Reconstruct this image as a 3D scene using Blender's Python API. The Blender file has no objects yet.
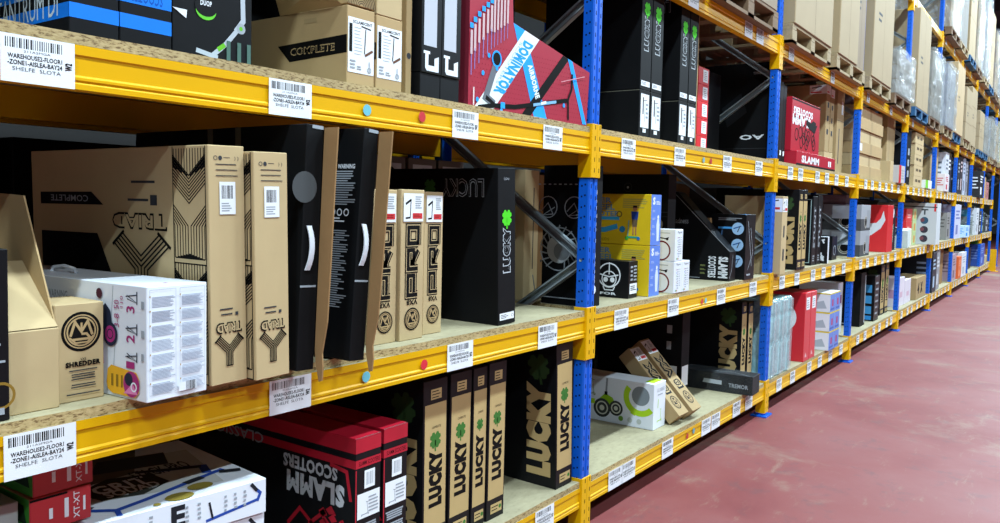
import bpy, math, random
from mathutils import Matrix, Vector
RNG = random.Random(7)
SC = bpy.context.scene
COL = SC.collection
PI = math.pi

# ------------------------------------------------------------------ materials
def lin(h):
    h = h.lstrip('#'); o = []
    for i in (0, 2, 4):
        c = int(h[i:i+2], 16) / 255
        o.append(c/12.92 if c <= .04045 else ((c+.055)/1.055)**2.4)
    return (*o, 1)
MATS = {}
def paint(hexc, rough=.5, metal=0, vary=.08, scale=18, bump=0, bscale=60, spec=.5):
    """procedural painted / printed surface: slight tonal variation and optional bump"""
    key = (hexc, rough, metal, vary, scale, bump, bscale, spec)
    if key in MATS: return MATS[key]
    m = bpy.data.materials.new('surface_' + hexc.strip('#')); m.use_nodes = True
    nt = m.node_tree; b = nt.nodes['Principled BSDF']
    c = lin(hexc)
    b.inputs['Roughness'].default_value = rough
    b.inputs['Metallic'].default_value = metal
    b.inputs['Specular IOR Level'].default_value = spec
    tc = nt.nodes.new('ShaderNodeTexCoord')
    if vary:
        n = nt.nodes.new('ShaderNodeTexNoise'); n.inputs['Scale'].default_value = scale; n.inputs['Detail'].default_value = 4
        nt.links.new(tc.outputs['Object'], n.inputs['Vector'])
        mx = nt.nodes.new('ShaderNodeMix'); mx.data_type = 'RGBA'
        mx.inputs['A'].default_value = [min(1, q*(1-vary)) for q in c[:3]] + [1]
        mx.inputs['B'].default_value = [min(1, q*(1+vary)+vary*.01) for q in c[:3]] + [1]
        nt.links.new(n.outputs['Fac'], mx.inputs['Factor'])
        nt.links.new(mx.outputs['Result'], b.inputs['Base Color'])
    else:
        b.inputs['Base Color'].default_value = c
    if bump:
        n2 = nt.nodes.new('ShaderNodeTexNoise'); n2.inputs['Scale'].default_value = bscale; n2.inputs['Detail'].default_value = 3
        nt.links.new(tc.outputs['Object'], n2.inputs['Vector'])
        bp = nt.nodes.new('ShaderNodeBump'); bp.inputs['Strength'].default_value = bump; bp.inputs['Distance'].default_value = .004
        nt.links.new(n2.outputs['Fac'], bp.inputs['Height']); nt.links.new(bp.outputs['Normal'], b.inputs['Normal'])
    MATS[key] = m
    return m
def ink(h): return paint(h, .6, 0, 0, spec=.12)
KRAFT = paint('#b09468', .75, 0, .07, 9, .15, 25, .25)
KRAFT2 = paint('#a48b62', .75, 0, .09, 9, .15, 25, .25)
KRAFT3 = paint('#bca47a', .75, 0, .07, 9, .15, 25, .25)
KRAFTD = paint('#93714a', .8, 0, .1, 12, .2, 30, .2)
BLACKCARD = paint('#0d0e11', .42, 0, .2, 10, .08, 20, .22)
BLACKMATT = paint('#0b0c0e', .6, 0, .2, 10, .05, 20, .14)
WHITECARD = paint('#dfe3ea', .4, 0, .03, 8, .05, 15, .5)
REDCARD = paint('#b0142a', .4, 0, .08, 8, .05, 15, .5)
LUCKYK = paint('#b79c69', .6, 0, .07, 9, .08, 20, .3)
INK = ink('#0d0c0b'); WH = ink('#dfe3e8'); GREYT = ink('#9aa0a6'); DGREY = ink('#3a3c40')
BLUEP = paint('#0a58c4', .4, 0, .08, 5, .05, 12, .3)
BLUED = paint('#0a1c48', .8, 0, 0)
YELP = paint('#dda600', .4, 0, .05, 3, .04, 10, .25)
YELS = paint('#d09300', .5, 0, .06, 3)
HOLE = ink('#0b0f18'); HOLEY = ink('#54400a')
ZINC = paint('#8a9498', .45, .15, .15, 14)
GREEN = ink('#4fd02a'); DKGREEN = ink('#3f6f31')
STICK = paint('#e6e9ec', .45, 0, .02, 20)

def chipboard(name, c1, c2, dark, sc, thr):
    m = bpy.data.materials.new(name); m.use_nodes = True
    nt = m.node_tree; b = nt.nodes['Principled BSDF']; b.inputs['Roughness'].default_value = .75
    tc = nt.nodes.new('ShaderNodeTexCoord'); mp = nt.nodes.new('ShaderNodeMapping')
    mp.inputs['Scale'].default_value = (.55, 1, 1.6)
    nt.links.new(tc.outputs['Object'], mp.inputs['Vector'])
    v = nt.nodes.new('ShaderNodeTexNoise'); v.inputs['Scale'].default_value = sc; v.inputs['Detail'].default_value = 5; v.inputs['Roughness'].default_value = .65
    nt.links.new(mp.outputs['Vector'], v.inputs['Vector'])
    r = nt.nodes.new('ShaderNodeValToRGB')
    r.color_ramp.elements[0].position = thr; r.color_ramp.elements[0].color = lin(dark)
    r.color_ramp.elements[1].position = .68; r.color_ramp.elements[1].color = lin(c2)
    e = r.color_ramp.elements.new(thr+.07); e.color = lin(c1)
    nt.links.new(v.outputs['Fac'], r.inputs['Fac'])
    n = nt.nodes.new('ShaderNodeTexNoise'); n.inputs['Scale'].default_value = 2.3; n.inputs['Detail'].default_value = 6
    nt.links.new(tc.outputs['Object'], n.inputs['Vector'])
    r2 = nt.nodes.new('ShaderNodeValToRGB'); r2.color_ramp.elements[0].position = .3; r2.color_ramp.elements[0].color = (.72, .72, .74, 1)
    r2.color_ramp.elements[1].position = .6; r2.color_ramp.elements[1].color = (1, 1, 1, 1)
    nt.links.new(n.outputs['Fac'], r2.inputs['Fac'])
    mx = nt.nodes.new('ShaderNodeMix'); mx.data_type = 'RGBA'; mx.blend_type = 'MULTIPLY'; mx.inputs['Factor'].default_value = 1
    nt.links.new(r.outputs['Color'], mx.inputs['A']); nt.links.new(r2.outputs['Color'], mx.inputs['B'])
    nt.links.new(mx.outputs['Result'], b.inputs['Base Color'])
    bp = nt.nodes.new('ShaderNodeBump'); bp.inputs['Strength'].default_value = .35; bp.inputs['Distance'].default_value = .003
    nt.links.new(v.outputs['Fac'], bp.inputs['Height']); nt.links.new(bp.outputs['Normal'], b.inputs['Normal'])
    return m
CHIPTOP = chipboard('chipboard_face', '#9d9373', '#a99f7e', '#887d60', 45, .3)
CHIPEDGE = chipboard('chipboard_edge', '#b39a66', '#c9b27e', '#735a34', 115, .39)

def rough_wood(name, c1, c2):
    m = bpy.data.materials.new(name); m.use_nodes = True
    nt = m.node_tree; b = nt.nodes['Principled BSDF']; b.inputs['Roughness'].default_value = .8
    tc = nt.nodes.new('ShaderNodeTexCoord'); mp = nt.nodes.new('ShaderNodeMapping'); mp.inputs['Scale'].default_value = (1, 9, 9)
    nt.links.new(tc.outputs['Object'], mp.inputs['Vector'])
    v = nt.nodes.new('ShaderNodeTexNoise'); v.inputs['Scale'].default_value = 5; v.inputs['Detail'].default_value = 5
    nt.links.new(mp.outputs['Vector'], v.inputs['Vector'])
    mx = nt.nodes.new('ShaderNodeMix'); mx.data_type = 'RGBA'; mx.inputs['A'].default_value = lin(c1); mx.inputs['B'].default_value = lin(c2)
    nt.links.new(v.outputs['Fac'], mx.inputs['Factor']); nt.links.new(mx.outputs['Result'], b.inputs['Base Color'])
    return m
PALWOOD = rough_wood('pallet_wood', '#7d6b4e', '#b29e7a')
PALDARK = rough_wood('old_pallet_wood', '#5e4a36', '#856a4d')
PALBLUE = rough_wood('blue_pallet_wood', '#12395c', '#2a6690')

def film(name, col='#c3cacd', alpha=.28):
    m = bpy.data.materials.new(name); m.use_nodes = True
    nt = m.node_tree; b = nt.nodes['Principled BSDF']
    b.inputs['Base Color'].default_value = lin(col); b.inputs['Roughness'].default_value = .16
    b.inputs['Specular IOR Level'].default_value = .9
    tc = nt.nodes.new('ShaderNodeTexCoord')
    n = nt.nodes.new('ShaderNodeTexNoise'); n.inputs['Scale'].default_value = 5; n.inputs['Detail'].default_value = 4; n.inputs['Distortion'].default_value = 1.2
    nt.links.new(tc.outputs['Object'], n.inputs['Vector'])
    bp = nt.nodes.new('ShaderNodeBump'); bp.inputs['Strength'].default_value = .9; bp.inputs['Distance'].default_value = .05
    nt.links.new(n.outputs['Fac'], bp.inputs['Height']); nt.links.new(bp.outputs['Normal'], b.inputs['Normal'])
    r = nt.nodes.new('ShaderNodeMapRange'); r.inputs['From Min'].default_value = .3; r.inputs['From Max'].default_value = .7
    r.inputs['To Min'].default_value = alpha*.45; r.inputs['To Max'].default_value = min(1, alpha*1.7)
    nt.links.new(n.outputs['Fac'], r.inputs['Value']); nt.links.new(r.outputs['Result'], b.inputs['Alpha'])
    return m
FILM = film('stretch_film'); FILM3 = film('thin_film', '#dfe6ea', .04); FILM2 = film('aqua_film', '#bfe6ea', .5)

# ------------------------------------------------------------------ text cache
TXT = {}
def text_geo(s, bold=0.0):
    k = (s, bold)
    if k in TXT: return TXT[k]
    cu = bpy.data.curves.new('t', 'FONT'); cu.body = s; cu.size = 1; cu.offset = bold
    cu.space_character = 1+max(0, bold)*1.9; cu.resolution_u = 2; cu.fill_mode = 'FRONT'
    ob = bpy.data.objects.new('t', cu); COL.objects.link(ob)
    dg = bpy.context.evaluated_depsgraph_get()
    me = bpy.data.meshes.new_from_object(ob.evaluated_get(dg))
    vs = [(v.co.x, v.co.y) for v in me.vertices]; fs = [tuple(p.vertices) for p in me.polygons]
    bpy.data.objects.remove(ob); bpy.data.curves.remove(cu); bpy.data.meshes.remove(me)
    x0 = min(v[0] for v in vs); x1 = max(v[0] for v in vs); y0 = min(v[1] for v in vs); y1 = max(v[1] for v in vs)
    vs = [((x-x0)/max(1e-6, x1-x0), (y-y0)/max(1e-6, y1-y0)) for x, y in vs]
    TXT[k] = (vs, fs)
    return TXT[k]

# ------------------------------------------------------------------ mesh builder
class MB:
    def __init__(s): s.v = []; s.f = []; s.m = []; s.mats = []; s.sm = []
    def mi(s, mat):
        if mat not in s.mats: s.mats.append(mat)
        return s.mats.index(mat)
    def add(s, vs, fs, mat, smooth=False):
        o = len(s.v); s.v += [tuple(v) for v in vs]
        k = s.mi(mat)
        for f in fs: s.f.append(tuple(o+i for i in f)); s.m.append(k); s.sm.append(smooth)
    def box(s, x0, x1, y0, y1, z0, z1, mat, M=None, c=0, faces=None):
        """box, edges chamfered by c; faces maps 'FBLRTD' to materials"""
        g = lambda k: (faces or {}).get(k, mat)
        def put(P, mt):
            P = [M @ Vector(p) if M else p for p in P]
            s.add(P, [tuple(range(len(P)))], mt)
        a = c
        put([(x0+a, y0, z0+a), (x1-a, y0, z0+a), (x1-a, y0, z1-a), (x0+a, y0, z1-a)], g('F'))
        put([(x1-a, y1, z0+a), (x0+a, y1, z0+a), (x0+a, y1, z1-a), (x1-a, y1, z1-a)], g('B'))
        put([(x0, y1-a, z0+a), (x0, y0+a, z0+a), (x0, y0+a, z1-a), (x0, y1-a, z1-a)], g('L'))
        put([(x1, y0+a, z0+a), (x1, y1-a, z0+a), (x1, y1-a, z1-a), (x1, y0+a, z1-a)], g('R'))
        put([(x0+a, y0+a, z1), (x1-a, y0+a, z1), (x1-a, y1-a, z1), (x0+a, y1-a, z1)], g('T'))
        put([(x0+a, y1-a, z0), (x1-a, y1-a, z0), (x1-a, y0+a, z0), (x0+a, y0+a, z0)], g('D'))
        if c:
            for X, xi, fx in ((x0, x0+a, 'L'), (x1, x1-a, 'R')):
                sg = X == x0
                for Y, yi, fy in ((y0, y0+a, 'F'), (y1, y1-a, 'B')):
                    put([(X, yi, z0+a), (xi, Y, z0+a), (xi, Y, z1-a), (X, yi, z1-a)], g(fy))
                    for Zc, zi in ((z0, z0+a), (z1, z1-a)):
                        put([(X, yi, zi), (xi, Y, zi), (xi, yi, Zc)], g(fy))
                for Zc, zi, fz in ((z0, z0+a, 'D'), (z1, z1-a, 'T')):
                    put([(X, y0+a, zi), (X, y1-a, zi), (xi, y1-a, Zc), (xi, y0+a, Zc)], g(fz))
            for Y, yi, fy in ((y0, y0+a, 'F'), (y1, y1-a, 'B')):
                for Zc, zi, fz in ((z0, z0+a, 'D'), (z1, z1-a, 'T')):
                    put([(x0+a, Y, zi), (x1-a, Y, zi), (x1-a, yi, Zc), (x0+a, yi, Zc)], g(fy))
    def prism(s, pts, y0, y1, mat, side=None):
        """polygon in XZ extruded along Y"""
        n = len(pts)
        s.add([(x, y0, z) for x, z in pts], [tuple(range(n))], mat)
        s.add([(x, y1, z) for x, z in pts], [tuple(reversed(range(n)))], side or mat)
        for i in range(n):
            a, b = pts[i], pts[(i+1) % n]
            s.add([(a[0], y0, a[1]), (a[0], y1, a[1]), (b[0], y1, b[1]), (b[0], y0, b[1])], [(0, 1, 2, 3)], side or mat)
    def tube(s, pts, r, mat, n=8, r2=None):
        rings = []
        for i, p in enumerate(pts):
            p = Vector(p)
            a = Vector(pts[max(0, i-1)]); b = Vector(pts[min(len(pts)-1, i+1)])
            t = (b-a).normalized()
            up = Vector((0, 0, 1)) if abs(t.z) < .9 else Vector((0, 1, 0))
            e1 = t.cross(up).normalized(); e2 = t.cross(e1)
            rr = r if r2 is None else r + (r2-r)*i/(len(pts)-1)
            rings.append([p + e1*rr*math.cos(2*PI*k/n) + e2*rr*math.sin(2*PI*k/n) for k in range(n)])
        vs = [v for rg in rings for v in rg]; fs = []
        for i in range(len(pts)-1):
            for k in range(n): fs.append((i*n+k, i*n+(k+1) % n, (i+1)*n+(k+1) % n, (i+1)*n+k))
        fs.append(tuple(range(n))); fs.append(tuple(reversed(range(len(vs)-n, len(vs)))))
        s.add(vs, fs, mat, True)
    def build(s, name, parent=None):
        me = bpy.data.meshes.new(name); me.from_pydata(s.v, [], s.f)
        for m in s.mats: me.materials.append(m)
        me.polygons.foreach_set('material_index', s.m)
        me.polygons.foreach_set('use_smooth', s.sm)
        me.update()
        o = bpy.data.objects.new(name, me); COL.objects.link(o)
        if parent: o.parent = parent
        return o

class Face:
    """a flat face to print on; coordinates 0..1 from its lower left corner as seen from outside"""
    def __init__(s, mb, o, u, v, n, W, H, lift=.0004):
        s.mb = mb; s.o = Vector(o); s.u = Vector(u); s.v = Vector(v); s.n = Vector(n); s.W = W; s.H = H; s.k = lift
    def P(s, a, b): return s.o + s.u*(a*s.W) + s.v*(b*s.H) + s.n*s.k
    def on(s, mb, extra=.0006): return Face(mb, s.o, s.u, s.v, s.n, s.W, s.H, s.k+extra)
    def step(s): s.k += .00012
    def poly(s, pts, mat, step=True):
        if step: s.step()
        s.mb.add([s.P(*p) for p in pts], [tuple(range(len(pts)))], mat)
    def rect(s, a0, b0, a1, b1, mat, step=True): s.poly([(a0, b0), (a1, b0), (a1, b1), (a0, b1)], mat, step)
    def text(s, t, a0, b0, a1, b1, mat, rot=0, bold=.012, step=True):
        if step: s.step()
        vs, fs = text_geo(t, bold)
        R = {0: lambda x, y: (x, y), 90: lambda x, y: (1-y, x), 180: lambda x, y: (1-x, 1-y), 270: lambda x, y: (y, 1-x)}[rot]
        s.mb.add([s.P(a0+(a1-a0)*R(x, y)[0], b0+(b1-b0)*R(x, y)[1]) for x, y in vs], fs, mat)
    def textq(s, t, p0, ex, ey, mat, bold=.012):
        s.step(); vs, fs = text_geo(t, bold)
        s.mb.add([s.P(p0[0]+ex[0]*x+ey[0]*y, p0[1]+ex[1]*x+ey[1]*y) for x, y in vs], fs, mat)
    def otext(s, t, a0, b0, a1, b1, mat, inner, rot=0, e=.006, bold=.045):
        s.text(t, a0, b0, a1, b1, mat, rot, bold)
        du, dv = e/s.W, e/s.H
        s.text(t, a0+du, b0+dv, a1-du, b1-dv, inner, rot, bold-.035)
    def line(s, pts, w, mat, step=True):
        """polyline, w in metres"""
        if step: s.step()
        Q = [Vector((p[0]*s.W, p[1]*s.H)) for p in pts]; n = len(Q); A = []; B = []
        for i in range(n):
            d0 = (Q[i]-Q[i-1]).normalized() if i else None
            d1 = (Q[i+1]-Q[i]).normalized() if i < n-1 else None
            if d0 is None: d0 = d1
            if d1 is None: d1 = d0
            t = (d0+d1); t = t.normalized() if t.length > 1e-6 else d0
            nn = Vector((-t.y, t.x)); k = max(.35, nn.dot(Vector((-d0.y, d0.x))))
            A.append(Q[i]+nn*w/2/k); B.append(Q[i]-nn*w/2/k)
        f = lambda q: s.o + s.u*q.x + s.v*q.y + s.n*s.k
        for i in range(n-1): s.mb.add([f(A[i]), f(B[i]), f(B[i+1]), f(A[i+1])], [(0, 1, 2, 3)], mat)
    def disc(s, a, b, r, mat, n=20, sx=1):
        s.step(); c = s.P(a, b)
        s.mb.add([c + s.u*r*sx*math.cos(2*PI*i/n) + s.v*r*math.sin(2*PI*i/n) for i in range(n)], [tuple(range(n))], mat)
    def ring(s, a, b, r, w, mat, n=24, a0=0, a1=360):
        s.step(); c = s.P(a, b); vs = []; fs = []
        m = n if a1-a0 >= 360 else n+1
        for i in range(m):
            t = math.radians(a0+(a1-a0)*i/n)
            for rr in (r, r-w): vs.append(c + s.u*rr*math.cos(t) + s.v*rr*math.sin(t))
        for i in range(n):
            j = (i+1) % m
            fs.append((2*i, 2*i+1, 2*j+1, 2*j))
        s.mb.add(vs, fs, mat)
    def prints(s, a0, b0, a1, b1, n, mat, fill=.5, ragged=.35, left=True):
        """n lines of print too small to read"""
        s.step(); h = (b1-b0)/n
        for i in range(n):
            L = (a1-a0)*(1-RNG.random()*ragged)
            xa = a0 if left else a0+((a1-a0)-L)/2
            y = b0+h*i+h*(1-fill)/2
            s.rect(xa, y, xa+L, y+h*fill, mat, False)
    def barcode(s, a0, b0, a1, b1, mat, n=16):
        s.step(); x = a0; w = (a1-a0)/n
        for i in range(n):
            k = RNG.choice((.3, .45, .7)); s.rect(a0+w*i, b0, a0+w*(i+k), b1, mat, False)
    def clover(s, a, b, r, mat, rot=0):
        s.step(); c = s.P(a, b)
        for q in range(4):
            t0 = math.radians(rot+45+90*q); e = Vector((math.cos(t0), math.sin(t0))); p = Vector((-e.y, e.x)); pts = []
            for (x, y) in ((0, 0), (.45, -.36), (.85, -.42), (1.05, -.2), (.93, 0), (1.05, .2), (.85, .42), (.45, .36)):
                w = e*x*r*.92 + p*y*r*1.15
                pts.append(c + s.u*w.x + s.v*w.y)
            s.mb.add(pts, [tuple(range(8))], mat)
        t0 = math.radians(rot-90)
        q0 = c + s.u*math.cos(t0)*r*1.25 + s.v*math.sin(t0)*r*1.25
        n1 = s.u*math.sin(t0)*r*.07 - s.v*math.cos(t0)*r*.07
        s.mb.add([c+n1, c-n1, q0-n1*1.6, q0+n1*1.6], [(0, 1, 2, 3)], mat)

# ------------------------------------------------------------------ things
LABELS = set()
def tag(o, label, cat, group=None, kind=None):
    if group is None: assert label not in LABELS, label
    LABELS.add(label)
    o['label'] = label; o['category'] = cat
    if group: o['group'] = group
    if kind: o['kind'] = kind
    return o
class Box:
    """a packed box: local origin at the lower left corner of its end facing the aisle"""
    def __init__(s, w, d, h, mat, faces=None, c=.002):
        s.w, s.d, s.h = w, d, h; s.mb = MB(); s.kids = []
        s.mb.box(0, w, 0, d, 0, h, mat, c=c, faces=faces)
        s.F = Face(s.mb, (0, 0, 0), (1, 0, 0), (0, 0, 1), (0, -1, 0), w, h)
        s.L = Face(s.mb, (0, d, 0), (0, -1, 0), (0, 0, 1), (-1, 0, 0), d, h)
        s.T = Face(s.mb, (0, 0, h), (1, 0, 0), (0, 1, 0), (0, 0, 1), w, d)
        s.R = Face(s.mb, (w, 0, 0), (0, 1, 0), (0, 0, 1), (1, 0, 0), d, h)
    def kid(s, name, face=None, label=None):
        mb = MB(); s.kids.append((name, mb, label))
        return face.on(mb) if face else mb
    def place(s, name, label, cat, x, y, z, rz=0, group=None, ry=0, rx=0, kind=None):
        o = s.mb.build(name)
        M = Matrix.Translation((x, y, z)) @ Matrix.Rotation(math.radians(rz), 4, 'Z') @ Matrix.Rotation(math.radians(ry), 4, 'Y') @ Matrix.Rotation(math.radians(rx), 4, 'X')
        o.matrix_world = M
        for n, mb, lb in s.kids:
            k = mb.build(n, o)
            if lb: k['label'] = lb
        return tag(o, label, cat, group, kind)
def struct(name, mb):
    o = mb.build(name); o['kind'] = 'structure'; return o
ZA, ZB, ZC = 1.9445, 1.0835, .2615       # tops of the three boarded shelves
LAMP_E=600; LAMP_B=1.0; WORLD_S=.06
# ------------------------------------------------------------------ camera
cam = bpy.data.cameras.new('camera'); co = bpy.data.objects.new('camera', cam); COL.objects.link(co); SC.camera = co
yaw, pit, rol = math.radians(54.5885), math.radians(-3.3514), math.radians(1.2892)
Fv = Vector((math.sin(yaw)*math.cos(pit), math.cos(yaw)*math.cos(pit), math.sin(pit)))
R0 = Vector((math.cos(yaw), -math.sin(yaw), 0)); U0 = R0.cross(Fv)
Rv = R0*math.cos(rol)+U0*math.sin(rol); Uv = U0*math.cos(rol)-R0*math.sin(rol)
co.matrix_world = Matrix(((Rv.x, Uv.x, -Fv.x, 0), (Rv.y, Uv.y, -Fv.y, -1.8556), (Rv.z, Uv.z, -Fv.z, 1.5824), (0, 0, 0, 1)))
cam.sensor_width = 36; cam.sensor_fit = 'HORIZONTAL'; cam.lens = 806.97*36/1000
cam.shift_y = -(261.5-249.9)/1000*-1 * -1
cam.clip_start = .05; cam.clip_end = 300

# ------------------------------------------------------------------ building
def floor_mat():
    m = bpy.data.materials.new('painted_floor'); m.use_nodes = True
    nt = m.node_tree; b = nt.nodes['Principled BSDF']; L = nt.links.new
    tc = nt.nodes.new('ShaderNodeTexCoord')
    def noise(sc, det, rgh, dist=0, scl=(1, 1, 1), rot=0):
        mp = nt.nodes.new('ShaderNodeMapping'); mp.inputs['Scale'].default_value = scl; mp.inputs['Rotation'].default_value = (0, 0, rot)
        L(tc.outputs['Object'], mp.inputs['Vector'])
        n = nt.nodes.new('ShaderNodeTexNoise'); n.inputs['Scale'].default_value = sc; n.inputs['Detail'].default_value = det
        n.inputs['Roughness'].default_value = rgh; n.inputs['Distortion'].default_value = dist
        L(mp.outputs['Vector'], n.inputs['Vector']); return n
    def ramp(n, pts):
        r = nt.nodes.new('ShaderNodeValToRGB'); e = r.color_ramp.elements
        e[0].position, e[0].color = pts[0][0], pts[0][1]; e[1].position, e[1].color = pts[-1][0], pts[-1][1]
        for p, c in pts[1:-1]: q = e.new(p); q.color = c
        L(n.outputs['Fac'], r.inputs['Fac']); return r
    base = ramp(noise(1.1, 7, .6, .5), [(.3, lin('#722f2f')), (.5, lin('#7b3b39')), (.7, lin('#7f4846'))])
    W = (1, 1, 1, 1); K = (0, 0, 0, 1)
    wear = ramp(noise(.55, 12, .74, .5, (1, .7, 1), .5), [(.53, K), (.66, (.8, .8, .8, 1))])
    streak = ramp(noise(6, 10, .78, .3, (.4, 1.6, 1), .45), [(.57, K), (.70, (.6, .6, .6, 1))])
    dirt = ramp(noise(3.2, 11, .78, .2), [(.36, (.6, .6, .6, 1)), (.46, K)])
    def mix(a, bcol, fac):
        x = nt.nodes.new('ShaderNodeMix'); x.data_type = 'RGBA'; L(a, x.inputs['A']); x.inputs['B'].default_value = lin(bcol); L(fac.outputs['Color'], x.inputs['Factor']); return x.outputs['Result']
    c = mix(base.outputs['Color'], '#8a7a66', wear); c = mix(c, '#8c7a66', streak); c = mix(c, '#5c3d3f', dirt)
    L(c, b.inputs['Base Color'])
    rr = nt.nodes.new('ShaderNodeMapRange'); rr.inputs['To Min'].default_value = .42; rr.inputs['To Max'].default_value = .7
    L(noise(1.7, 6, .6).outputs['Fac'], rr.inputs['Value']); L(rr.outputs['Result'], b.inputs['Roughness'])
    return m
mb = MB(); fm = floor_mat()
mb.add([(-12, -14, 0), (75, -14, 0), (75, 6, 0), (-12, 6, 0)], [(0, 1, 2, 3)], fm); struct('floor', mb)
CEIL = paint('#3d4247', .8, .0, .2, 1); WALLF = paint('#4c4b48', .85, 0, .1, 1); WALLM = paint('#8e9088', .85, 0, .1, 1); WALLD = paint('#2c2b2a', .9, 0, .2, 1)
mb = MB(); mb.add([(-12, -14, 9.2), (-12, 6, 9.2), (75, 6, 9.2), (75, -14, 9.2)], [(0, 1, 2, 3)], CEIL)
for i in range(22): mb.box(-10+i*4, -9.8+i*4, -14, 6, 8.8, 9.2, CEIL)
struct('ceiling', mb)
mb = MB(); mb.add([(75, -14, 0), (75, -14, 9.2), (75, 6, 9.2), (75, 6, 0)], [(0, 1, 2, 3)], WALLM)
mb.add([(74.9, -14, 4.6), (74.9, 6, 4.6), (74.9, 6, 4.9), (74.9, -14, 4.9)], [(0, 1, 2, 3)], WALLD); struct('wall_end', mb)
mb = MB(); mb.add([(-12, 6, 0), (75, 6, 0), (75, 6, 9.2), (-12, 6, 9.2)], [(0, 1, 2, 3)], WALLD); struct('dark_back_sheet', mb)  # dark sheet standing in for the darkness beyond the rear rack

mb = MB(); mb.add([(-12, -14, 0), (-12, -14, 9.2), (75, -14, 9.2), (75, -14, 0)], [(0, 1, 2, 3)], WALLF); struct('unseen_wall_front', mb)  # unseen wall added to cut ambient light, darkened like the opposite rack
mb = MB(); mb.add([(-12, -14, 0), (-12, 6, 0), (-12, 6, 9.2), (-12, -14, 9.2)], [(0, 1, 2, 3)], WALLM); struct('unseen_wall_left', mb)  # unseen wall added to close off ambient light from this side
# lamps: a line of strip lights above the aisle, another above the next aisle
EM = bpy.data.materials.new('lamp_tube'); EM.use_nodes = True
_b = EM.node_tree.nodes['Principled BSDF']; _b.inputs['Emission Color'].default_value = (1, .98, .94, 1); _b.inputs['Emission Strength'].default_value = 6
LAMPH = paint('#b8bcc0', .4, .3, .05)
def lamp(x, y, z, e, first):
    mb = MB(); mb.box(x-.8, x+.8, y-.14, y+.14, z, z+.09, LAMPH)
    mb.tube([(x-.6, y, z+.05), (x-.6, y, 9.2)], .008, LAMPH, 6); mb.tube([(x+.6, y, z+.05), (x+.6, y, 9.2)], .008, LAMPH, 6)
    o = mb.build('strip_light')
    t = MB()
    for q in (-.07, .07): t.tube([(x-.74, y+q, z-.02), (x+.74, y+q, z-.02)], .018, EM, 8)
    t.build('lamp_tube', o)
    tag(o, 'twin tube strip light hung from the ceiling above the aisle', 'light', 'strip lights over the aisle')
    ld = bpy.data.lights.new('aisle_light', 'AREA'); ld.shape = 'RECTANGLE'; ld.size = 1.5; ld.size_y = .3; ld.energy = e
    ld.color = (.70, .88, 1)
    lo = bpy.data.objects.new('aisle_light', ld); COL.objects.link(lo); lo.location = (x, y, z-.06)
for i in range(11):
    lamp(-4+i*4.5, -2.8, 8.4, LAMP_E, i == 0)
for i in range(5):
    lamp(-3+i*9, -7.5, 8.3, LAMP_E*LAMP_B, False)
w = bpy.data.worlds.new('world'); SC.world = w; w.use_nodes = True
w.node_tree.nodes['Background'].inputs[0].default_value = (.82, .91, 1, 1); w.node_tree.nodes['Background'].inputs[1].default_value = WORLD_S
SC.view_settings.view_transform = 'Standard'; SC.view_settings.look = 'None'; SC.view_settings.gamma = 1
SC.view_settings.use_curve_mapping = False; SC.view_settings.exposure = 0

# ------------------------------------------------------------------ racking
RD = .95; NB = 11
UX = [0.5988 + 2.8*k for k in range(NB)]       # right side of each upright
POSH = 6.2
def post_mesh(flip, height=POSH):
    mb = MB()
    prof = [(0, .056), (0, .008), (.005, 0), (.030, 0), (.034, .007), (.046, .007), (.050, 0), (.075, 0), (.08, .008), (.08, .056), (.074, .056), (.074, .018), (.006, .018), (.006, .056)]
    n = len(prof)
    vs = [(x-.08, (RD-y) if flip else y, z) for z in (.008, height) for x, y in prof]
    fs = [(i, (i+1) % n, n+(i+1) % n, n+i) for i in range(n)] + [tuple(reversed(range(n))), tuple(range(n, 2*n))]
    mb.add(vs, fs, BLUEP)
    if not flip:
        z = .06
        while z < 5.4:
            for xc, dz in ((-.062, 0), (-.018, -.006)):
                w2 = .0035
                mb.add([(xc-w2, -.0004, z+dz), (xc+w2, -.0004, z+dz), (xc+w2*.8, -.0004, z+dz+.019), (xc-w2*.8, -.0004, z+dz+.019)], [(0, 1, 2, 3)], HOLE)
            for yc, dz in ((.022, .012), (.040, .006)):
                mb.add([(-.0804, yc+.004, z+dz), (-.0804, yc-.004, z+dz), (-.0804, yc-.004, z+dz+.008), (-.0804, yc+.004, z+dz+.008)], [(0, 1, 2, 3)], HOLE)
            z += .05
    mb.box(-.115, .035, (RD-.09) if flip else -.03, (RD+.03) if flip else .09, 0, .01, BLUED if flip else BLUEP)
    return mb
PM = [post_mesh(False), post_mesh(True)]; PME = []
ORD = ['first', 'second', 'third', 'fourth', 'fifth', 'sixth', 'seventh', 'eighth', 'ninth', 'tenth', 'eleventh']
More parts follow.
